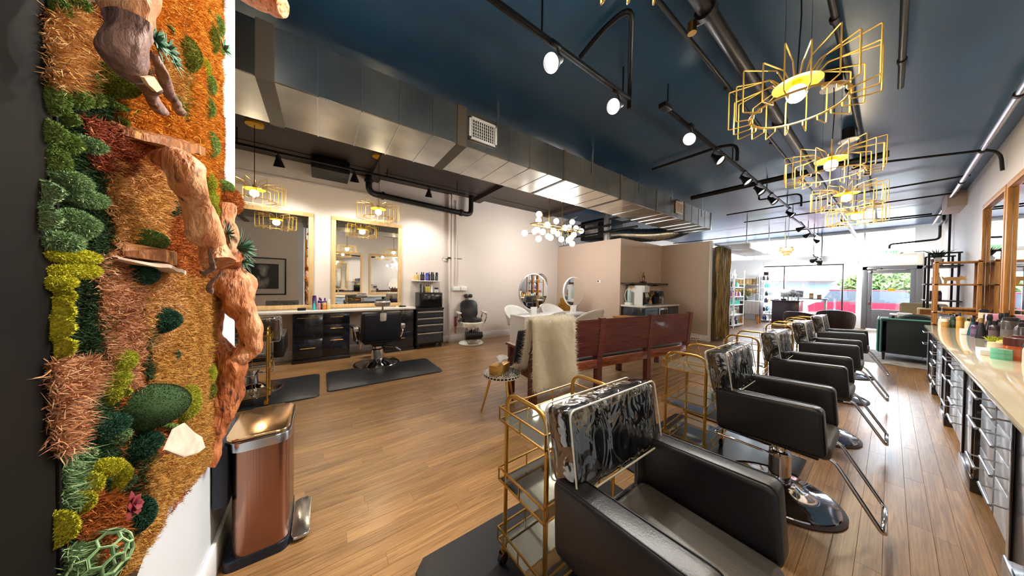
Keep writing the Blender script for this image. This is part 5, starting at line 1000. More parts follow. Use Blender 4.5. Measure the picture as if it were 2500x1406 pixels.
cenl = np.array(BW(.06, .24, .6)); sgn = np.sign(((P-cenl)*N*np.array([1, 1, 1.])).sum(1)); N *= np.where(sgn == 0, 1, sgn)[:, None]
N = N+np.array([0, 0, -.9])+rng.normal(size=(n_, 3))*.25; N /= np.linalg.norm(N, axis=1)[:, None]
V, F = blades(P, N, .06, .0046, .5, .9); npmesh('fur_pile', V, F, M_fur, ft, kind='stuff')
pl = box(G(), -.21, .21, -.07, .07, -.21, .21, .02); bmesh.ops.subdivide_edges(pl, edges=pl.edges, cuts=5, use_grid_fill=True)
for v in pl.verts: q = max(0, 1-(abs(v.co.x)/.21)**2.5)*max(0, 1-(abs(v.co.z)/.21)**2.5); v.co.y *= .25+1.0*q
pc = BW(-.22, .10, .69); tag(obj('cushion', pl, M_pillow, loc=pc, home=False), 'dark navy cushion on the bench beside the ivory fur throw', 'cushion').rotation_euler = (R(-16), 0, R(-96))
# inlaid side tables
def inlay():
    m = mat('bone_inlay', C(20, 20, 24), .25, coat=.6); n = m.node_tree.nodes; L = m.node_tree.links; b = n['Principled BSDF']; tc = n.new('ShaderNodeTexCoord'); vo = n.new('ShaderNodeTexVoronoi'); vo.feature = 'DISTANCE_TO_EDGE'; vo.inputs['Scale'].default_value = 62; L.new(tc.outputs['Object'], vo.inputs[0])
    cr = n.new('ShaderNodeValToRGB'); cr.color_ramp.interpolation = 'CONSTANT'; cr.color_ramp.elements[0].color = C(18, 18, 22); cr.color_ramp.elements[1].color = C(232, 226, 212); cr.color_ramp.elements[1].position = .14; L.new(vo.outputs['Distance'], cr.inputs[0]); L.new(cr.outputs[0], b.inputs['Base Color']); return m
inlay_m = inlay(); bone_m = mat('bone', C(236, 230, 216), .35)
def stable(label, loc, rz):
    t = thing('side_table', label, 'side table', loc, rz)
    obj('top', lathe(G(), [(0, .465), (.2, .465), (.2, .4655), (0, .4655)], n=48), inlay_m, t); obj('rim', lathe(G(), [(0, .428), (.19, .428), (.203, .434), (.203, .460), (.198, .465), (0, .465)], n=48), M_black, t)
    for z in (.434, .461): obj('rim_band', lathe(G(), [(.2035, z-.003), (.2055, z-.003), (.2055, z+.003), (.2035, z+.003), (.2035, z-.003)], n=48), bone_m, t)
    for k in range(32):
        a = 2*pi*k/32; obj('rim_stud', box(G(), -.006, .006, -.0015, .0015, -.006, .006, 0, Matrix.Translation((.2045*cos(a), .2045*sin(a), .4475)) @ Matrix.Rotation(a+pi/2, 4, 'Z') @ Matrix.Rotation(R(45), 4, 'Y')), bone_m, t, smooth=False)
    for k in range(3):
        a = 2*pi*k/3-.5; c_, s_ = cos(a), sin(a); obj('leg', tube(G(), [(.12*c_, .12*s_, .43), (.235*c_, .235*s_, 0)], [.015, .009], 12), M_gold, t)
    return t
s1 = stable('round black and bone inlaid side table with gold legs near the fur throw', (-2.50, 1.66, 0), .3); dup(s1, (-2.36, 6.08, 0), .8, 'round inlaid side table with gold legs past the far end of the bench')
tb = thing('tissue_box', 'hammered gold tissue box on the near inlaid side table', 'tissue box', (-2.51, 1.63, .466), R(28)); ham = mat('hammered_gold', C(214, 170, 92), .3, 1, bump=.6, bscale=90)
obj('box', box(G(), -.065, .065, -.12, .12, 0, .085, .004), ham, tb); obj('lid', box(G(), -.067, .067, -.122, .122, .085, .096, .004), M_gold, tb)
g = G(); rr = []
for i in range(5):
    rr.append([g.verts.new(((.02+.016*i)*cos(a)*(.5+.1*i)+.006*i, (.03+.012*i)*sin(a)+.004*sin(3*a+i), .096+.019*i+.01*sin(2*a+i))) for a in [2*pi*k/10 for k in range(6)]])
for a, b in zip(rr, rr[1:]):
    for k in range(5): g.faces.new((a[k], a[k+1], b[k+1], b[k]))
to = obj('tissue', g, mat('tissue_paper', C(244, 244, 246), .8), tb); to.modifiers.new('t', 'SOLIDIFY').thickness = .002
# ------------------------------------------------------------------ white make-up table, round mirrors, shell chairs
vt = thing('makeup_table', 'long white waterfall table below the globe chandelier', 'table', (-4.83, 4.62, 0))
obj('top', box(G(), -5.1, -4.55, 3.58, 5.66, .70, .75, .006), M_white, vt, world=True)
for y in (3.58, 5.61): obj('end_panel', box(G(), -5.1, -4.55, y, y+.05, 0, .70, .006), M_white, vt, world=True)
obj('drawer_box', box(G(), -5.05, -4.6, 4.3, 5.2, .60, .70, .005), M_white, vt, world=True); obj('modesty_panel', box(G(), -4.84, -4.80, 3.63, 5.61, .3, .6, .004), M_white, vt, world=True)
def rmirror(label, y, k=1.):
    t = thing('round_mirror', label, 'mirror', (-4.83, y, .75)); Mx = lambda x: Matrix.Translation((x, y, 1.28)) @ Matrix.Rotation(R(90), 4, 'Y') @ Matrix.Diagonal((k, k, 1, 1))
    obj('frame', lathe(G(), [(.375, -.02), (.39, -.015), (.39, .015), (.375, .02), (.0, .02), (0, -.02), (.375, -.02)], n=56, M=Mx(-4.83)), M_white, t, world=True)
    obj('glass', lathe(G(), [(0, .021), (.372, .021), (.372, .023), (0, .023)], n=56, M=Mx(-4.83)), M_mirror, t, world=True, smooth=False)
    obj('stand', prism(G(), [(y-.09, .75), (y+.09, .75), (y+.075, .86), (y+.11, .93), (y-.11, .93), (y-.075, .86)], -4.86, -4.80, .008, Matrix(((0, 0, 1, 0), (1, 0, 0, 0), (0, 1, 0, 0), (0, 0, 0, 1)))), M_white, t, world=True)
rmirror('nearer round table mirror on the white table', 4.05, 1.1); rmirror('farther round table mirror on the white table', 5.42)
def shell_chair(label, loc, rz):
    t = thing('shell_chair', label, 'chair', loc, rz); g = G(); rows = []; n = 18
    for j in range(8):
        v = j/7; row = []
        for i in range(n+1):
            a = R(-125+250*i/n); top = .48+.43*max(0, cos(a*.62))**1.2; z = .44+(top-.44)*v; r_ = .25+.09*v; row.append(g.verts.new((-r_*cos(a), r_*sin(a)*1.05, z)))
        rows.append(row)
    for a, b in zip(rows, rows[1:]):
        for i in range(n): g.faces.new((a[i], a[i+1], b[i+1], b[i]))
    o = obj('back_shell', g, M_shell, t); md = o.modifiers.new('t', 'SOLIDIFY'); md.thickness = .022; md.offset = 1
    obj('seat', lathe(G(), [(0, .41), (.22, .41), (.25, .43), (.25, .46), (.2, .48), (0, .485)], n=28), M_shell, t)
    obj('stem', cyl(G(), (0, 0, .03), (0, 0, .42), .025, n=14), M_chrome, t); obj('base', lathe(G(), [(0, 0), (.2, 0), (.2, .01), (.05, .035), (0, .035)], n=28), M_chrome, t)
    return t
M_shell = mat('white_leatherette', C(234, 234, 232), .35)
sc_ = shell_chair('white shell backed chair nearest the fur throw, its back to the bench', (-4.2, 3.95, 0), pi+.1)
for p, rz, lb in (((-4.2, 5.24, 0), pi-.05, 'white shell backed chair farther along the bench side of the white table'), ((-5.46, 4.1, 0), .05, 'white shell backed chair behind the near end of the white table'), ((-5.46, 5.36, 0), -.05, 'white shell backed chair between the two round mirrors')): dup(sc_, p, rz, lb)
rl = thing('ring_light', 'chrome ring light behind the nearer round mirror', 'ring light', (-5.35, 4.72, 0)); obj('ring', tube(G(), [(-5.35+0*k, 4.72+.21*cos(2*pi*k/36), 1.50+.21*sin(2*pi*k/36)) for k in range(36)], .032, 10, True), M_steel, rl, world=True); obj('stand', cyl(G(), (-5.35, 4.72, .02), (-5.35, 4.72, 1.28), .012, n=10), M_steel, rl, world=True)
obj('foot', lathe(G(), [(0, 0), (.16, 0), (.16, .015), (.02, .03), (0, .03)], c=(-5.35, 4.72, 0), n=20), M_black, rl, world=True)
hbg = thing('handbag', 'mustard yellow studded leather bag on a stand behind the round mirrors', 'bag', (-5.55, 5.92, .56)); g = box(G(), -5.75, -5.35, 5.85, 6.07, .62, 1.08, .06, seg=3)
obj('body', g, M_mustard, hbg, world=True); obj('flap', box(G(), -5.73, -5.37, 5.835, 5.87, .84, 1.06, .02), M_mustard, hbg, world=True); obj('handle', tube(G(), [(-5.65, 5.96, 1.07), (-5.65, 5.96, 1.16), (-5.48, 5.96, 1.16), (-5.48, 5.96, 1.07)], .012, 8, rad=.05), M_mustard, hbg, world=True)
for x in (-5.8, -5.3): obj('side_pocket', box(G(), x-.05, x+.05, 5.87, 6.05, .64, .9, .04), M_mustard, hbg, world=True)
sb = thing('bag_stand', 'low pale stool holding the mustard bag', 'stool', (-5.55, 5.96, 0)); obj('seat', box(G(), -5.78, -5.32, 5.79, 6.12, .57, .62, .01), M_teak, sb, world=True)
for x in (-5.74, -5.36):
    for y in (5.83, 6.08): obj('leg', box(G(), x-.02, x+.02, y-.02, y+.02, 0, .57), M_teak, sb, world=True)
lw = thing('wooden_console', 'low honey coloured slatted wood console past the white chairs', 'console', (-3.75, 5.85, 0))
for i in range(5): obj('slat', box(G(), -3.86, -3.42, 5.72+.1*i, 5.81+.1*i, .70, .725, .003), M_teak, lw, world=True)
for x in (-3.82, -3.46):
    for y in (5.75, 6.17): obj('leg', box(G(), x-.02, x+.02, y-.02, y+.02, 0, .70), M_teak, lw, world=True)
# ------------------------------------------------------------------ drinks niche
nc = thing('drinks_counter', 'dark drinks counter with pale stone top in the wall niche', 'cabinet', (-3.7, 7.22, 0)); blu = mat('slate_blue_lacquer', C(84, 118, 138), .3)
obj('carcass', box(G(), -4.025, -3.42, 6.33, 8.12, 0, .93, .005), M_navy, nc, world=True); obj('top', box(G(), -4.028, -3.39, 6.31, 8.15, .93, .97, .005), M_quartz, nc, world=True)
for z0, z1 in ((.66, .91), (.38, .65), (.08, .37)): d = obj('drawer', box(G(), -3.42, -3.40, 6.36, 6.98, z0, z1, .004), blu, nc, world=True); obj('handle', cyl(G(), (-3.38, 6.55, z1-.06), (-3.38, 6.79, z1-.06), .007, n=8), M_black, d, world=True)
obj('fridge_door', box(G(), -3.42, -3.395, 7.02, 7.50, .1, .90, .006), M_steel, nc, world=True); obj('fridge_glass', box(G(), -3.397, -3.392, 7.07, 7.45, .2, .85), M_screen, nc, world=True); obj('cupboard_door', box(G(), -3.42, -3.40, 7.54, 8.1, .08, .91, .004), M_navy, nc, world=True)
wd_ = thing('water_dispenser', 'white and black countertop water dispenser in the niche', 'water dispenser', (-3.78, 6.66, .97))
obj('case', box(G(), -3.98, -3.56, 6.52, 6.78, .97, 1.47, .015), M_whitepl, wd_, world=True); obj('front', box(G(), -3.562, -3.545, 6.53, 6.77, .97, 1.30, .005), M_screen, wd_, world=True); obj('top_panel', box(G(), -3.562, -3.52, 6.53, 6.77, 1.30, 1.46, .008), M_whitepl, wd_, world=True)
for y, c in ((6.61, (200, 60, 60)), (6.69, (60, 150, 200))): tp = obj('tap', cyl(G(), (-3.54, y, 1.29), (-3.52, y, 1.18), .014, n=10), M_whitepl, wd_, world=True); obj('tap_button', box(G(), -3.535, -3.515, y-.012, y+.012, 1.14, 1.18, .004), colm(c), tp, world=True)
obj('drip_tray', box(G(), -3.56, -3.46, 6.55, 6.75, .97, 1.0, .005), blu, wd_, world=True); obj('sticker', box(G(), -3.90, -3.84, 6.519, 6.521, 1.36, 1.43), mat('yellow_label', C(240, 200, 60), .5), wd_, world=True)
fl_ = thing('water_filter', 'clear blue water filter canisters beside the water dispenser', 'water filter', (-3.9, 6.40, .97)); obj('canister', lathe(G(), [(0, 0), (.045, 0), (.045, .3), (.03, .33), (0, .33)], c=(-3.86, 6.42, 1.02), n=18), mat('pale_blue_plastic', C(176, 206, 214), .2), fl_, world=True); obj('bracket', box(G(), -3.95, -3.80, 6.36, 6.48, .97, 1.03, .006), M_white, fl_, world=True); obj('hose', tube(G(), [(-3.92, 6.42, 1.0), (-3.98, 6.40, 1.2), (-3.93, 6.42, 1.37), (-3.86, 6.42, 1.36)], .009, 8, rad=.06), M_white, fl_, world=True)
cf = thing('coffee_machine', 'black coffee machine on the niche counter', 'coffee machine', (-3.78, 7.5, .97)); obj('body', box(G(), -3.98, -3.66, 7.32, 7.62, .97, 1.33, .03), M_blackpl, cf, world=True); obj('head', box(G(), -3.68, -3.56, 7.34, 7.60, 1.18, 1.33, .02), M_blackpl, cf, world=True); obj('drip_tray', box(G(), -3.68, -3.55, 7.36, 7.58, .97, 1.0, .006), M_steel, cf, world=True); obj('spout', cyl(G(), (-3.6, 7.47, 1.18), (-3.6, 7.47, 1.13), .02, n=10), M_steel, cf, world=True)
gp = thing('glass_carafe', 'tall clear glass carafe beyond the coffee machine', 'carafe', (-3.72, 7.85, .97)); obj('vessel', lathe(G(), [(.0, .0), (.05, 0), (.05, .2), (.03, .26), (.035, .29)], c=(-3.72, 7.85, .97), n=20), clear('carafe_glass', (.9, .94, .94, 1), .12), gp, world=True)
vs = thing('dried_flowers', 'small vase of dried stems between dispenser and coffee machine', 'vase', (-3.66, 7.08, .97)); obj('vase', lathe(G(), [(0, 0), (.03, 0), (.045, .05), (.025, .1), (.03, .12), (0, .12)], c=(-3.66, 7.08, .97), n=18), colm((196, 160, 110)), vs, world=True)
g = G()
for k in range(14): a = k*2.4; tube(g, [(-3.66, 7.08, 1.08), (-3.66+.05*cos(a), 7.08+.05*sin(a), 1.2+.02*(k % 3)), (-3.66+.09*cos(a), 7.08+.09*sin(a), 1.26+.03*(k % 4))], [.002, .002, .006], 5)
obj('stems', g, mat('dried_stem', C(190, 160, 110), .8), vs, world=True)
ls_ = thing('live_edge_shelf', 'rough live edge wooden shelf on the niche wall', 'shelf', (-3.9, 7.3, 1.5)); g = box(G(), -4.03, -3.82, 6.32, 8.35, 1.50, 1.54); bmesh.ops.subdivide_edges(g, edges=[e for e in g.edges if e.calc_length() > .5], cuts=30)
for v in g.verts:
    if v.co.x > -3.9: v.co.x += noise.noise(Vector((v.co.y*5, 0, 0)))*.05; v.co.z += noise.noise(Vector((v.co.y*9, 3, v.co.z)))*.012
obj('slab', g, M_darkwood, ls_, world=True, smooth=False)
for y in (6.7, 7.9): obj('bracket', box(G(), -4.03, -3.88, y-.01, y+.01, 1.47, 1.5), M_black, ls_, world=True)
skm = mat('bronze_patina', C(150, 128, 78), .4, .5, col2=C(60, 50, 36), scale=20)
sk = thing('sculpture', 'small gold and dark ring sculpture on the live edge shelf', 'sculpture', (-3.92, 7.2, 1.54)); obj('base', box(G(), -3.98, -3.86, 7.13, 7.27, 1.545, 1.58, .008), M_darkwood, sk, world=True); obj('ring', tube(G(), [(-3.92, 7.2+.05*cos(2*pi*k/20), 1.67+.085*sin(2*pi*k/20)) for k in range(20)], [.014+.006*sin(k) for k in range(20)], 8, True), skm, sk, world=True); obj('finial', tube(G(), [(-3.92, 7.2, 1.75), (-3.93, 7.21, 1.8), (-3.91, 7.19, 1.84)], [.016, .012, .004], 8), skm, sk, world=True)
th = thing('thermostat', 'small white thermostat on the taupe partition', 'thermostat', (-4.66, 6.26, 1.53)); obj('case', box(G(), -4.71, -4.61, 6.245, 6.27, 1.53, 1.60, .005), M_white, th, world=True); obj('display', box(G(), -4.70, -4.66, 6.242, 6.246, 1.555, 1.59), M_screen, th, world=True)
# velvet curtain on a rod
cu = thing('velvet_curtain', 'bronze velvet curtain hanging in the side opening of the partition', 'curtain', (-2.72, 9.0, .05)); g = G(); nx, nz_ = 90, 14; rows = []
for j in range(nz_+1):
    z = .06+2.48*j/nz_; row = []
    for i in range(nx+1):
        t_ = i/nx; y = 8.55+1.02*t_; k = .045+.02*(1-j/nz_); x = -2.70+k*sin(t_*2*pi*8.5+.4*sin(j*.3))+.012*sin(t_*40+j)-.03*(1-j/nz_)*sin(t_*9); row.append(g.verts.new((x, y+.01*sin(j*.9+i*.2), z+.02*noise.noise(Vector((i*.2, j, 0)))*(j == 0))))
    rows.append(row)
for a, b in zip(rows, rows[1:]):
    for i in range(nx): g.faces.new((a[i], a[i+1], b[i+1], b[i]))
o = obj('cloth', g, M_curtain, cu, world=True); o.modifiers.new('t', 'SOLIDIFY').thickness = .006
obj('rod', cyl(G(), (-2.70, 8.5, 2.575), (-2.70, 9.7, 2.575), .018, n=12), M_black, cu, world=True)
for k in range(9): obj('ring', tube(G(), [(-2.70+.03*cos(a), 8.6+.115*k, 2.565+.03*sin(a)) for a in [2*pi*q/12 for q in range(12)]], .005, 6, True), M_black, cu, world=True)
# ------------------------------------------------------------------ mirror counter on the right hand wall
tag(obj('worktop', box(G(), .352, XR-.004, -.2, 8.57, .815, .853, .005), M_cream), 'long glossy cream stone worktop in front of the tall mirrors', 'worktop')
def drawer_unit(label, y0, y1, rows, lit=True):
    t = thing('drawer_unit', label, 'cabinet', (.66, (y0+y1)/2, 0)); obj('carcass', box(G(), .41, XR-.02, y0, y1, .09, .812, .003), M_pil, t, world=True); obj('plinth', box(G(), .43, XR-.02, y0, y1, 0, .09), M_pil, t, world=True)
    for z0, z1 in rows:
        d = obj('drawer', box(G(), .388, .412, y0+.004, y1-.004, z0+.004, z1-.004, .003), M_navyR, t, world=True); c = (y0+y1)/2; hz = z1-.05; hl = min(.15, (y1-y0)*.36); g = cyl(G(), (.335, c-hl, hz), (.335, c+hl, hz), .0075, n=10)
        for s_ in (-.82, .82): cyl(g, (.39, c+s_*hl, hz), (.335, c+s_*hl, hz), .005, n=8)
        obj('handle', g, M_steel, d, world=True)
    return t
R4 = [(.66, .81), (.50, .66), (.34, .50), (.09, .34)]; R3 = [(.62, .81), (.36, .62), (.09, .36)]
for a, b, rw, lb in ((2.9, 3.33, R4, 'sheen-painted navy drawer unit nearest us under the cream worktop'), (3.37, 3.80, R3, 'sheen-painted navy drawer unit just beyond the nearest one'), (4.42, 4.92, R4, 'sheen-painted navy drawer unit between the second and third dark pillars'), (4.94, 5.44, R3, 'sheen-painted navy drawer unit on the near side of the third dark pillar'), (5.97, 6.44, R3, 'sheen-painted navy drawer unit just beyond the third dark pillar'), (6.48, 6.93, R4, 'sheen-painted navy drawer unit on the near side of the farthest dark pillar'), (7.92, 8.54, R3, 'sheen-painted navy drawer unit at the far end of the cream worktop'), (1.3, 2.2, R3, 'sheen-painted navy drawer unit beside the salon chair nearest us'), (-.1, 1.25, R3, 'sheen-painted navy drawer unit at the near end of the cream worktop, seen only in mirrors')): drawer_unit(lb, a, b, rw)
for a, b, lb in ((2.25, 2.87, 'dark lacquered pillar nearest us under the cream worktop'), (3.84, 4.39, 'second dark lacquered pillar under the cream worktop'), (5.47, 5.94, 'third dark lacquered pillar under the cream worktop'), (6.97, 7.88, 'farthest and widest dark panel under the cream worktop')):
    t = thing('pillar_panel', lb, 'cabinet', (.63, (a+b)/2, 0)); obj('panel', box(G(), .372, XR-.02, a, b, .1, .812, .006), M_pil, t, world=True)
    for q in (a+.03, b-.09): obj('fluting', box(G(), .364, .374, q, q+.06, .12, .80, .004), M_pil, t, world=True)
    obj('foot', box(G(), .36, XR-.03, a-.004, b+.004, 0, .1, .008), M_pil, t, world=True)
mirror('tall golden framed wall mirror beyond the pair of frames', XR-.004, 7.52, 9.1, .855, 2.90, .075, M_teak, -1, .055); mirror('tall golden framed wall mirror nearest us on the counter wall', XR-.004, 5.9, 7.46, .855, 2.90, .075, M_teak, -1, .055)
for y_, l_ in ((.2, 'oak framed mirror on the counter wall facing the barber mirrors, nearest the moss wall'), (1.76, 'second oak framed mirror on the counter wall facing the barber mirrors'), (3.32, 'third oak framed mirror on the counter wall, opposite the bench')): mirror(l_, XR-.004, y_, y_+1.28, .92, 2.73, .075, M_oakf, -1, .04)
cz_ = .853
for a in (('dark green pump bottle at the far end of the cream worktop', .60, 8.42, .24, .028, (40, 64, 54), (24, 24, 26), 'pump'), ('amber jar beside the dark green pump bottle', .53, 8.38, .14, .034, (190, 140, 70), (240, 236, 230), 'jar'), ('small white bottle beside the amber jar', .50, 8.46, .17, .026, (232, 230, 224), (240, 240, 238), 'round'), ('tall golden bottle by the brown shelf', .66, 8.30, .25, .036, (206, 160, 60), (226, 196, 120), 'round'), ('second golden bottle, squat, by the brown shelf', .72, 8.22, .2, .042, (196, 148, 52), (214, 180, 90), 'round'), ('golden oil bottle with blue cap by the brown shelf', .64, 8.18, .26, .03, (200, 150, 60), (30, 70, 110), 'round'), ('grey pump bottle behind the golden bottles', .78, 8.34, .2, .03, (110, 104, 100), (40, 40, 44), 'pump'),
 ('tall tan canister with black cap below the far mirror', .80, 7.9, .34, .045, (214, 190, 160), (24, 24, 28), 'can'), ('deep green teardrop bottle below the far mirror', .78, 7.58, .28, .05, (20, 70, 54), (16, 50, 40), 'cone'),
 ('teal conical spray bottle at the front of the product cluster', .655, 7.18, .24, .042, (24, 74, 92), (18, 40, 60), 'cone'), ('purple conical spray bottle beside the teal one', .70, 7.12, .24, .042, (74, 40, 78), (40, 24, 50), 'cone'), ('charcoal conical bottle behind the purple one', .77, 7.22, .3, .05, (50, 50, 56), (22, 22, 24), 'cone'), ('black conical bottle with pale stripe in the product cluster', .74, 6.95, .3, .052, (36, 36, 42), (20, 20, 22), 'cone'), ('plum black spray bottle in the product cluster', .82, 7.02, .33, .05, (52, 30, 40), (24, 22, 24), 'cone'), ('dark brown canister in the product cluster', .81, 6.8, .26, .05, (60, 46, 44), (30, 26, 26), 'can'), ('large dark taupe tub against the golden frame', .83, 6.62, .30, .06, (66, 58, 56), (40, 36, 36), 'can'),
 ('red amber dome bottle with bronze lid on the near worktop', .64, 4.98, .19, .05, (190, 80, 30), (86, 40, 36), 'jar'), ('second bronze lidded amber jar behind the dome bottle', .70, 5.2, .2, .045, (150, 84, 44), (90, 46, 40), 'jar'), ('pale green jar in front of the amber dome bottle', .58, 4.92, .09, .05, (90, 180, 150), (120, 196, 170), 'jar'), ('white pump bottle at the right hand edge of the worktop', .72, 4.96, .3, .04, (226, 228, 228), (236, 236, 236), 'pump'), ('dark green bottle beside the white pump bottle', .69, 4.78, .25, .04, (50, 76, 70), (60, 80, 76), 'round'), ('cream tub behind the pale green jar', .60, 5.3, .11, .045, (226, 206, 170), (240, 226, 190), 'jar'), ('second cream tub near the grass tray', .68, 5.5, .12, .045, (232, 206, 150), (226, 190, 110), 'jar')):
    bottle(a[0], a[1], a[2], cz_, *a[3:])
for i, (x, y, h, r, c, k_, lb) in enumerate((
 (.76, 7.36, .2, .035, (28, 60, 60), 'cone', 'small dark teal bottle just beyond the conical spray bottles'), (.83, 7.34, .24, .03, (40, 36, 44), 'round', 'slim charcoal bottle against the mirror beyond the conical bottles'), (.66, 7.02, .2, .036, (84, 54, 92), 'round', 'squat violet bottle in front of the purple conical bottle'), (.68, 6.86, .26, .042, (34, 34, 40), 'cone', 'black conical bottle nearest the worktop edge'), (.75, 6.72, .24, .04, (58, 40, 48), 'round', 'wine dark bottle beside the dark taupe tub'), (.84, 6.92, .34, .04, (24, 40, 44), 'round', 'tall dark teal bottle against the golden frame'),
 (.86, 7.72, .22, .03, (206, 170, 90), 'round', 'slim golden bottle below the far mirror beside the teardrop bottle'), (.70, 8.06, .18, .03, (226, 210, 180), 'round', 'cream bottle on the worktop between golden and dark bottles'), (.78, 8.02, .24, .034, (180, 120, 50), 'pump', 'amber pump bottle below the far mirror'),
 (.74, 5.05, .22, .036, (120, 60, 34), 'round', 'brown bottle behind the white pump bottle'), (.66, 4.62, .2, .034, (210, 206, 200), 'round', 'pale bottle at the right hand edge beside the dark green one'), (.78, 5.62, .3, .05, (52, 44, 44), 'can', 'dark canister behind the tan box'), (.80, 5.86, .26, .045, (40, 38, 42), 'can', 'black canister behind the yellow box'), (.82, 6.1, .3, .04, (70, 56, 60), 'round', 'smoky bottle behind the grass tray'))):
    bottle(lb, x, y, cz_, h, r, c, (22, 22, 26) if i % 3 else (150, 120, 70), k_)
def ubox(name, label, cat, x0, x1, y0, y1, z0, z1, m, b=.004): return tag(obj(name, box(G(), x0, x1, y0, y1, z0, z1, b), m), label, cat)
ubox('gift_box', 'small yellow box beside the grass tray on the worktop', 'box', .66, .76, 5.68, 5.84, cz_, cz_+.08, mat('yellow_card', C(232, 196, 90), .5))
ubox('gift_box', 'tan box with brown top near the amber jars', 'box', .72, .80, 5.42, 5.56, cz_, cz_+.14, mat('tan_card', C(206, 170, 120), .5))
ubox('card_holder', 'white card box at the front of the product cluster', 'box', .58, .66, 7.26, 7.42, cz_, cz_+.07, M_whitepl); ubox('card_stack', 'stack of white cards on the near worktop', 'box', .50, .60, 5.06, 5.3, cz_, cz_+.05, M_whitepl)
ubox('pink_box', 'pink box lying on top of the dark bottles by the frame', 'box', .76, .88, 7.28, 7.44, cz_, cz_+.30, mat('pink_card', C(246, 170, 190), .5))
gt = thing('grass_tray', 'green tufted tray on the worktop before the dark tub', 'planter', (.73, 6.3, cz_)); obj('tray', box(G(), .66, .82, 6.12, 6.44, cz_, cz_+.03, .006), M_darkwood, gt, world=True); P = np.stack([rng.uniform(.67, .81, 900), rng.uniform(6.13, 6.43, 900), np.full(900, cz_+.03)], 1); V, F = blades(P, np.tile([0, 0, 1.], (900, 1)), .05, .005, .4); npmesh('tuft', V, F, MO['yg'], gt, kind='stuff')
bs_ = thing('brush_pot', 'black brush pot standing on the far worktop by the mirror', 'pot', (.86, 8.1, cz_)); obj('pot', lathe(G(), [(0, 0), (.04, 0), (.045, .1), (.04, .1), (.036, .01), (0, .01)], c=(.86, 8.1, cz_), n=18), M_black, bs_, world=True)
for k in range(5): a = k*1.3; obj('brush', tube(G(), [(.86+.01*cos(a), 8.1+.01*sin(a), cz_+.02), (.86+.035*cos(a), 8.1+.035*sin(a), cz_+.2)], [.004, .009], 6), M_blackpl, bs_, world=True)
# ------------------------------------------------------------------ honey wood shelf at the counter's end, and its cut-out animals
us = thing('shelf_unit', 'honey wood open shelf unit at the far end of the cream worktop', 'shelf', (.69, 8.95, 0)); X0, X1, Y0, Y1 = .46, .84, 8.74, 9.08
for x in (X0, X1):
    for y in (Y0, Y1): obj('post', box(G(), x-.02, x+.02, y-.02, y+.02, 0, 1.97, .003), M_teak, us, world=True)
for z in (.40, .86, 1.07, 1.56, 1.94): obj('shelf_board', box(G(), X0-.02, X1+.02, Y0-.02, Y1+.02, z-.012, z+.012, .003), M_teak, us, world=True)
for i, z in enumerate((1.082, 1.112, 1.142)): ubox('wooden_tray', ['lowest wooden tray in the stack on the honey wood shelf', 'middle wooden tray in the stack on the honey wood shelf', 'top wooden tray in the stack on the honey wood shelf'][i], 'tray', .53, .84, 8.78, 9.02, z, z+.027, M_darkwood if i == 1 else M_teak)
def animal(label, x, y, z, s=1, rz=0):
    t = thing('cutout_animal', label, 'figurine', (x, y, z), rz); pr = [(-.15, 0), (-.11, 0), (-.10, .085), (-.04, .095), (.03, .09), (.045, 0), (.085, 0), (.09, .1), (.12, .12), (.17, .10), (.195, .13), (.17, .19), (.19, .25), (.15, .205), (.12, .215), (.09, .25), (.085, .2), (.0, .195), (-.10, .2), (-.15, .185), (-.19, .22), (-.175, .15), (-.15, .1)]
    for k in (-1, 0, 1): obj('card_layer', prism(G(), [(a*s, b*s) for a, b in pr], k*.022-.006, k*.022+.006, 0, Matrix(((1, 0, 0, 0), (0, 0, 1, 0), (0, 1, 0, 0), (0, 0, 0, 1)))), M_card, t, smooth=False)
    return t
M_card = mat('kraft_card', C(206, 172, 122), .7)
animal('layered card bull on the upper board of the honey wood shelf', .63, 8.9, 1.574, .6)
ubox('orange_box', 'small orange box under the shelf boards by the worktop end', 'box', .52, .62, 8.8, 8.9, .874, .94, mat('orange_card', C(200, 130, 60), .5))
# ------------------------------------------------------------------ black pipe shelf on the wall beyond
ps = thing('pipe_shelf', 'black pipe wall shelf with a potted aloe on top', 'shelf', (.72, 12, .8))
for y in (11.4, 12.5):
    for x in (.50, .86): obj('upright', cyl(G(), (x, y, .78), (x, y, 2.3), .018, n=10), M_black, ps, world=True)
    obj('top_pipe', tube(G(), [(.5, y, 2.26), (.5, y, 2.3), (.9, y, 2.3)], .018, 10, rad=.03), M_black, ps, world=True)
for z in (.86, 1.22, 1.6, 2.02): obj('board', box(G(), .46, .91, 11.35, 12.55, z-.012, z+.012, .003), M_darkwood, ps, world=True)
po = thing('potted_aloe', 'spiky aloe in a terracotta pot on the black pipe shelf', 'plant', (.62, 11.75, 2.032)); obj('pot', lathe(G(), [(0, 0), (.07, 0), (.09, .16), (.08, .16), (.07, .13), (0, .13)], n=22), mat('terracotta', C(166, 112, 96), .7), po)
for k in range(16):
    a = k*2.4; e = .25+.7*k/16; L_ = .3; g = tube(G(), [(0, 0, .12), (L_*.5*cos(a)*sin(e), L_*.5*sin(a)*sin(e), .12+L_*.55), (L_*1.1*cos(a)*sin(e), L_*1.1*sin(a)*sin(e), .12+L_*.85)], [.014, .011, .001], 5); obj('leaf', g, mat('aloe_leaf', C(58, 70, 60), .5) if k == 0 else MATS['aloe_leaf'], po)
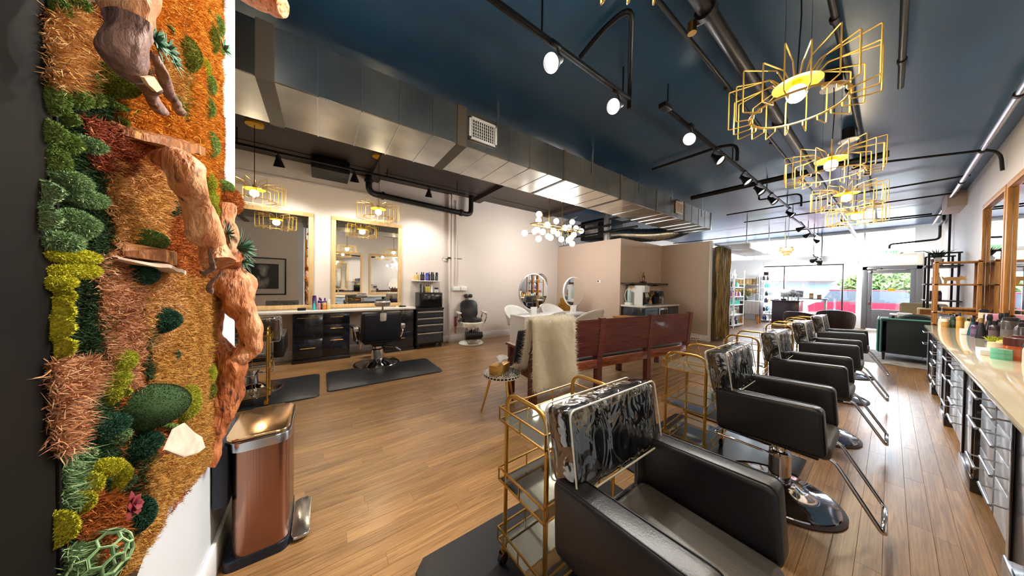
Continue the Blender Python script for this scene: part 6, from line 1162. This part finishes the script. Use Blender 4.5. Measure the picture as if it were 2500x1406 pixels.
for i, (y, z, h, r, c, k_) in enumerate(((11.5, 2.032, .18, .05, (236, 236, 236), 'can'), (12.1, 2.032, .16, .06, (230, 232, 236), 'jar'), (12.35, 2.032, .18, .05, (80, 84, 96), 'can'), (11.55, 1.612, .26, .06, (238, 238, 238), 'cone'), (11.9, 1.612, .16, .06, (200, 200, 206), 'jar'), (11.5, 1.232, .22, .06, (60, 40, 80), 'can'), (11.5, .872, .2, .06, (230, 230, 232), 'jar'), (11.75, .872, .26, .05, (40, 40, 46), 'can'))):
    bottle(['white can left of the aloe on the pipe shelf', 'pale jar beside the aloe on the pipe shelf', 'grey blue can at the far end of the pipe shelf top', 'white conical vase on the second board of the pipe shelf', 'silver grey jar on the second board of the pipe shelf', 'dark purple canister on the third board of the pipe shelf', 'white jar on the lowest board of the pipe shelf', 'black canister on the lowest board of the pipe shelf'][i], .62, y, z, h, r, c, (220, 220, 222) if i < 3 else (60, 60, 66), k_)
for i in range(5): ubox('product_carton', ['nearest', 'second', 'middle', 'fourth', 'farthest'][i]+' dark red brown carton in the row on the pipe shelf', 'box', .54, .66, 11.75+.13*i, 11.86+.13*i, 1.232, 1.45, mat('maroon_card', C(96, 44, 40), .5) if i == 0 else MATS['maroon_card'])['group'] = 'dark cartons on the pipe shelf'
ubox('pink_carton', 'magenta and white carton on the lowest board of the pipe shelf', 'box', .56, .66, 12.0, 12.12, .872, 1.04, mat('magenta_card', C(206, 60, 120), .5))
# ------------------------------------------------------------------ waiting area
gs = thing('velvet_sofa', 'dark green velvet sofa with pale teal piping, its back to us', 'sofa', (.28, 9.86, 0))
obj('back', box(G(), -.10, .45, 9.46, 9.62, .16, .86, .02), M_green, gs, world=True); obj('seat', box(G(), -.10, .88, 9.6, 10.5, .16, .44, .03), M_green, gs, world=True)
obj('back', box(G(), .45, .9, 9.46, 9.62, .16, .86, .02), M_green, gs, world=True)
obj('arm', box(G(), -.14, .0, 9.46, 10.5, .16, .84, .03), M_green, gs, world=True); obj('arm', box(G(), .80, .92, 9.46, 10.5, .16, .7, .03), M_green, gs, world=True)
obj('back_cushion', lathe(G(), [(0, -.07), (.32, -.06), (.35, 0), (.32, .06), (0, .07)], n=32, M=Matrix.Translation((.32, 9.75, .62)) @ Matrix.Rotation(R(90), 4, 'X')), M_green, gs, world=True)
for pts in ([(-.10, 9.458, .17), (-.10, 9.458, .86), (.9, 9.458, .86)], [(-.14, 9.46, .2), (-.14, 9.46, .84), (-.14, 10.48, .84)], [(-.1, 9.62, .86), (.9, 9.62, .86)]): obj('piping', tube(G(), pts, .011, 8, rad=.02), M_teal, gs, world=True)
for x in (-.06, .86):
    for y in (9.52, 10.44): obj('leg', cyl(G(), (x, y, .16), (x, y, 0), .022, .014, n=12), M_darkwood, gs, world=True)
tag(obj('teal_bolster', box(G(), .62, .90, 9.2, 9.36, .62, .82, .06, seg=3), mat('aqua_velvet', C(96, 190, 176), .7)), 'aqua bolster cushion behind the honey wood shelf', 'cushion'); 
ubox('bolster_stool', 'low dark stool under the aqua bolster cushion', 'stool', .60, .90, 9.16, 9.42, 0, .62, M_darkwood, .01)
wt = thing('side_desk', 'pale topped dark table behind the green sofa', 'table', (.4, 11.2, 0)); obj('top', box(G(), .0, .86, 10.8, 11.3, .86, .89, .006), M_whitepl, wt, world=True)
for x in (.05, .8):
    for y in (10.85, 11.25): obj('leg', box(G(), x-.02, x+.02, y-.02, y+.02, 0, .86), M_black, wt, world=True)
tbx = thing('wicker_box', 'small brown framed box on the table behind the sofa', 'box', (.48, 11.0, .89)); obj('frame', box(G(), .36, .60, 10.92, 11.08, .89, 1.06, .01), M_oakf, tbx, world=True); obj('panel', box(G(), .39, .57, 10.912, 10.925, .92, 1.03), mat('brown_weave', C(150, 92, 36), .6, col2=C(110, 60, 24), scale=60), tbx, world=True)
ubox('paper_stack', 'white papers at the end of the table behind the sofa', 'papers', .1, .3, 10.9, 11.15, .89, .92, M_whitepl)
cc = thing('cream_armchair', 'cream upholstered armchair by the grey shop door', 'armchair', (.5, 13.0, 0)); cr_m = mat('cream_fabric', C(232, 214, 170), .8)
obj('seat', box(G(), .15, .85, 12.9, 13.5, .25, .5, .05), cr_m, cc, world=True); obj('back', box(G(), .15, .85, 12.75, 12.92, .3, 1.12, .06, seg=3), cr_m, cc, world=True)
for x in (.15, .78): obj('arm', box(G(), x-.02, x+.1, 12.85, 13.5, .25, .78, .05), cr_m, cc, world=True)
for x in (.2, .8):
    for y in (12.82, 13.4): obj('leg', cyl(G(), (x, y, .27), (x, y, 0), .025, .016, n=10), M_teak, cc, world=True)
ba = thing('club_chair', 'round backed brown leather club chair before the shop window', 'armchair', (-1.05, 14.0, 0), .1); g = G(); n = 20; rows = []
for z, rr_ in ((.12, .40), (.45, .43), (.68, .43), (.78, .40)): rows.append([g.verts.new((rr_*1.02*cos(R(-200+220*i/n)), rr_*.95*sin(R(-200+220*i/n)), z-(.14 if z > .6 else 0)*(abs(i-n/2)/(n/2))**2)) for i in range(n+1)])
for a, b in zip(rows, rows[1:]):
    for i in range(n): g.faces.new((a[i], a[i+1], b[i+1], b[i]))
o = obj('shell', g, M_brownl, ba); md = o.modifiers.new('t', 'SOLIDIFY'); md.thickness = .1; md.offset = -1; o.modifiers.new('s', 'SUBSURF').levels = 1
obj('seat', lathe(G(), [(0, .12), (.33, .12), (.35, .2), (.35, .42), (.3, .46), (0, .47)], n=28), M_brownl, ba)
for k in range(4): a = pi/4+k*pi/2; obj('leg', cyl(G(), (.28*cos(a), .28*sin(a), .13), (.3*cos(a), .3*sin(a), 0), .02, .014, n=8), M_darkwood, ba)
ba2 = dup(ba, (-1.75, 13.2, 0), -.3, 'second brown leather club chair, lower and nearer the reception desk', scale=(.95, .95, .9))
rg = tag(obj('woven_rug', box(G(), -1.0, .45, 9.0, 10.9, 0, .012, .004), mat('striped_rug', C(196, 192, 186), .9, col2=C(96, 92, 90), scale=10, stretch=(.6, 9, 1), bump=.3, pos=(.42, .58))), 'grey and cream woven rug under the green sofa', 'rug')
# reception
rd = thing('reception_desk', 'dark brown reception desk before the shop window', 'desk', (-2.25, 14.55, 0)); esp = mat('espresso_lacquer', C(54, 40, 46), .25)
obj('front', box(G(), -2.66, -1.93, 14.30, 14.36, 0, .96, .006), esp, rd, world=True); obj('side', box(G(), -2.66, -2.60, 14.36, 15.1, 0, .96, .006), esp, rd, world=True); obj('top', box(G(), -2.70, -1.90, 14.28, 15.1, .96, 1.0, .006), esp, rd, world=True); obj('side', box(G(), -1.99, -1.93, 14.36, 15.1, 0, .96, .006), esp, rd, world=True); obj('raised_ledge', box(G(), -2.12, -1.3, 14.9, 15.25, 1.06, 1.09, .005), M_darkwood, rd, world=True); obj('ledge_support', box(G(), -1.4, -1.34, 14.95, 15.2, 0, 1.06, .004), M_white, rd, world=True)
def monitor(label, x, y, rz, w_, h_):
    t = thing('monitor', label, 'monitor', (x, y, 1.0), rz); obj('screen', box(G(), -w_/2, w_/2, -.012, .012, .12, .12+h_, .006, Matrix.Rotation(R(-10), 4, 'X')), M_steel, t); obj('neck', box(G(), -.02, .02, .0, .02, .01, .16), M_steel, t); obj('foot', box(G(), -.1, .1, -.07, .07, 0, .012, .004), M_steel, t)
monitor('silver backed monitor on the reception desk', -2.28, 14.72, .5, .42, .30); monitor('small tilted tablet screen on the reception desk', -2.02, 14.75, -.4, .26, .26)
fv = thing('flower_vase', 'glass vase of pale dried flowers on the reception desk', 'vase', (-2.1, 14.5, 1.0)); obj('vase', lathe(G(), [(0, 0), (.05, 0), (.07, .08), (.04, .16), (.05, .18)], n=16), clear('vase_glass', (.8, .84, .86, 1), .2), fv)
P = np.zeros((260, 3)); P[:, 2] = .16; q = rng.normal(size=(260, 3)); q[:, 2] = np.abs(q[:, 2])+.4; q /= np.linalg.norm(q, axis=1)[:, None]; V, F = blades(P+q*.04, q, .2, .012, .2); npmesh('flowers', V, F, mat('dusty_flower', C(150, 150, 160), .8, island=.35), fv, world=False, kind='stuff')
ubox('phone', 'black telephone on the reception desk', 'telephone', -2.45, -2.3, 14.5, 14.65, 1.0, 1.06, M_blackpl, .015); ubox('paper_tray', 'grey paper tray at the near corner of the reception desk', 'tray', -2.64, -2.5, 14.5, 14.75, 1.0, 1.05, M_steel, .006)
for i, (x, h) in enumerate(((-1.72, .2), (-1.52, .15))): bottle(['larger amber candle jar on the raised ledge before the window', 'smaller amber candle jar on the raised ledge before the window'][i], x, 15.05, 1.09, h, .06, (150, 120, 80), (110, 90, 60), 'jar', 'candle_jar', 'jar')
tag(obj('window_bench', box(box(G(), -2.0, -1.0, 15.6, 16.2, .42, .5, .03), -1.95, -1.05, 15.65, 16.15, 0, .42, .006), M_white), 'low white bench under the shop window', 'bench')
# ------------------------------------------------------------------ retail corner
def rack(label, x0, x1, y0, y1, levels, top, m=M_white):
    t = thing('retail_rack', label, 'shelf', ((x0+x1)/2, (y0+y1)/2, 0))
    for x in (x0, x1):
        for y in (y0, y1): obj('upright', box(G(), x-.012, x+.012, y-.012, y+.012, 0, top), m, t, world=True)
    for z in levels: obj('shelf', box(G(), x0-.012, x1+.012, y0-.012, y1+.012, z-.012, z+.012, .003), M_white, t, world=True)
    return t
LV = (.08, .45, .82, 1.12, 1.46, 1.78)
rack('white framed retail rack of products beside the curtain', -3.55, -3.22, 12.0, 13.1, LV, 2.1); rack('white framed retail rack at the corner by the shop window', -3.3, -2.95, 15.5, 16.2, LV, 2.2); br_m = mat('bronze_tube', C(120, 100, 70), .4, .6); rack('bronze framed retail rack of tan boxes against the white wall', -4.3, -3.5, 16.0, 16.35, (.5, .85, 1.2, 1.6), 1.95, br_m)
prodc = [(30, 30, 34), (236, 236, 236), (90, 190, 180), (190, 160, 110), (40, 60, 110), (120, 60, 150)]
def small(x, y, z, h, r, c, first=[None]):
    pr = [(0, 0), (r, 0), (r, h*.7), (r*.4, h*.8), (r*.4, h), (0, h)]
    k = 'sp_%d' % c; me = bpy.data.meshes.get(k)
    if me is None:
        g = lathe(G(), [(0, 0), (.03, 0), (.03, .13), (.012, .15), (.012, .19), (0, .19)], n=8); me = bpy.data.meshes.new(k); g.to_mesh(me); g.free(); fin(me); me.materials.append(colm(prodc[c]))
    o = bpy.data.objects.new('product_bottle', me); COL.objects.link(o); o.location = (x, y, z); o.scale = (r/.03, r/.03, h/.19); return o
ORD_ = ['first', 'second', 'third', 'fourth', 'fifth', 'sixth', 'seventh', 'eighth', 'ninth']; cn = ['black', 'white', 'mint', 'tan', 'navy', 'purple']
for zi, z in enumerate(LV):
    for k in range(9):
        c = (0, 1, 2, 5, 0, 1)[zi] if random.random() < .6 else random.randrange(6); w_ = ['bottom', 'lower', 'third', 'fourth', 'fifth', 'top'][zi]
        tag(small(-3.38+random.uniform(-.07, .07), 12.08+.115*k, z+.012, random.uniform(.15, .23), .034, c), f'{ORD_[k]} {cn[c]} product along the {w_} board of the rack beside the curtain', 'bottle', f'products on the {w_} board, rack beside the curtain')
    for k in range(6):
        c = (1, 0, 3, 0, 2, 0)[zi] if random.random() < .6 else random.randrange(6)
        tag(small(-3.12+random.uniform(-.06, .06), 15.58+.11*k, z+.012, random.uniform(.15, .22), .034, c), f'{ORD_[k]} {cn[c]} product along the {w_} board of the corner rack by the window', 'bottle', f'products on the {w_} board, corner rack')
for z in (1.212, 1.612):
    for k in range(6): ubox('kraft_carton', '%s tan carton on the %s board of the bronze retail rack' % (['leftmost', 'second', 'third', 'fourth', 'fifth', 'rightmost'][k], 'upper' if z > 1.5 else 'lower'), 'box', -4.26+.125*k, -4.15+.125*k, 16.05, 16.3, z, z+(.26 if z > 1.5 else .2), M_card)['group'] = 'tan cartons, %s board' % ('upper' if z > 1.5 else 'lower')
ubox('speaker_cube', 'small black speaker cube on top of the corner retail rack', 'speaker', -3.2, -3.05, 15.7, 15.85, 2.0, 2.15, M_blackpl); tag(obj('rack_top', box(G(), -3.32, -2.93, 15.48, 16.22, 1.98, 2.0, .003), M_white), 'thin white board capping the corner retail rack', 'shelf board')
sb2 = thing('sideboard', 'pale fluted sideboard on wooden legs in the retail corner', 'sideboard', (-3.3, 14.5, 0)); flu = mat('pale_fluted_wood', C(196, 188, 190), .5); obj('carcass', box(G(), -3.66, -3.02, 14.3, 14.75, .38, .90, .008), M_darkwood, sb2, world=True); obj('top', box(G(), -3.68, -3.0, 14.28, 14.77, .90, .925, .005), M_white, sb2, world=True)
for d_ in range(4):
    d = obj('door', box(G(), -3.49+.116*d_+.003, -3.49+.116*(d_+1)-.003, 14.288, 14.302, .39, .89, .002), flu, sb2, world=True)
    for k in range(4): obj('reed', cyl(G(), (-3.49+.116*d_+.02+.026*k, 14.286, .40), (-3.49+.116*d_+.02+.026*k, 14.286, .88), .009, n=8), flu, d, world=True)
for x in (-3.6, -3.08):
    for y in (14.36, 14.7): obj('leg', box(G(), x-.03, x+.03, y-.02, y+.02, 0, .38, .005), M_teak, sb2, world=True)
pp = thing('flower_arrangement', 'leafy dried arrangement in a dark vase on the fluted sideboard', 'plant', (-3.52, 14.5, .925)); obj('vase', lathe(G(), [(0, 0), (.06, 0), (.09, .1), (.05, .18), (.06, .2), (0, .2)], n=18), M_blackpl, pp)
P = np.tile([0, 0, .2], (500, 1))+rng.normal(size=(500, 3))*.03; q = rng.normal(size=(500, 3)); q[:, 2] = np.abs(q[:, 2])*1.2+.2; q /= np.linalg.norm(q, axis=1)[:, None]; V, F = blades(P+q*rng.uniform(.05, .22, (500, 1)), q, .09, .022, .8); npmesh('foliage', V, F, mossmat('dusty_leaf', (78, 84, 48), (118, 116, 70), (150, 130, 96)), pp, world=False, kind='stuff')
for k in range(5): a = k*1.4; g = tube(G(), [(0, 0, .2), (.08*cos(a), .08*sin(a), .45), (.12*cos(a), .12*sin(a), .6+.05*(k % 3))], .004, 5); sph(g, (.12*cos(a), .12*sin(a), .62+.05*(k % 3)), .022, 8); obj('stem', g, MATS['dusty_leaf'], pp)
sc2 = thing('desk_chair', 'small blue grey chair behind the reception desk', 'chair', (-2.68, 15.43, 0)); bgm = mat('blue_grey_fabric', C(120, 136, 150), .7); obj('seat', box(G(), -2.83, -2.53, 15.28, 15.58, .44, .5, .02), bgm, sc2, world=True); obj('back', box(G(), -2.81, -2.55, 15.55, 15.61, .62, 1.0, .03), bgm, sc2, world=True); obj('stem', cyl(G(), (-2.68, 15.43, .05), (-2.68, 15.43, .45), .025, n=10), M_chrome, sc2, world=True); obj('spine', box(G(), -2.70, -2.66, 15.56, 15.60, .45, .7), M_black, sc2, world=True)
obj('base', lathe(G(), [(0, 0), (.24, 0), (.22, .03), (.03, .06), (0, .06)], c=(-2.68, 15.43, 0), n=20), M_chrome, sc2, world=True)
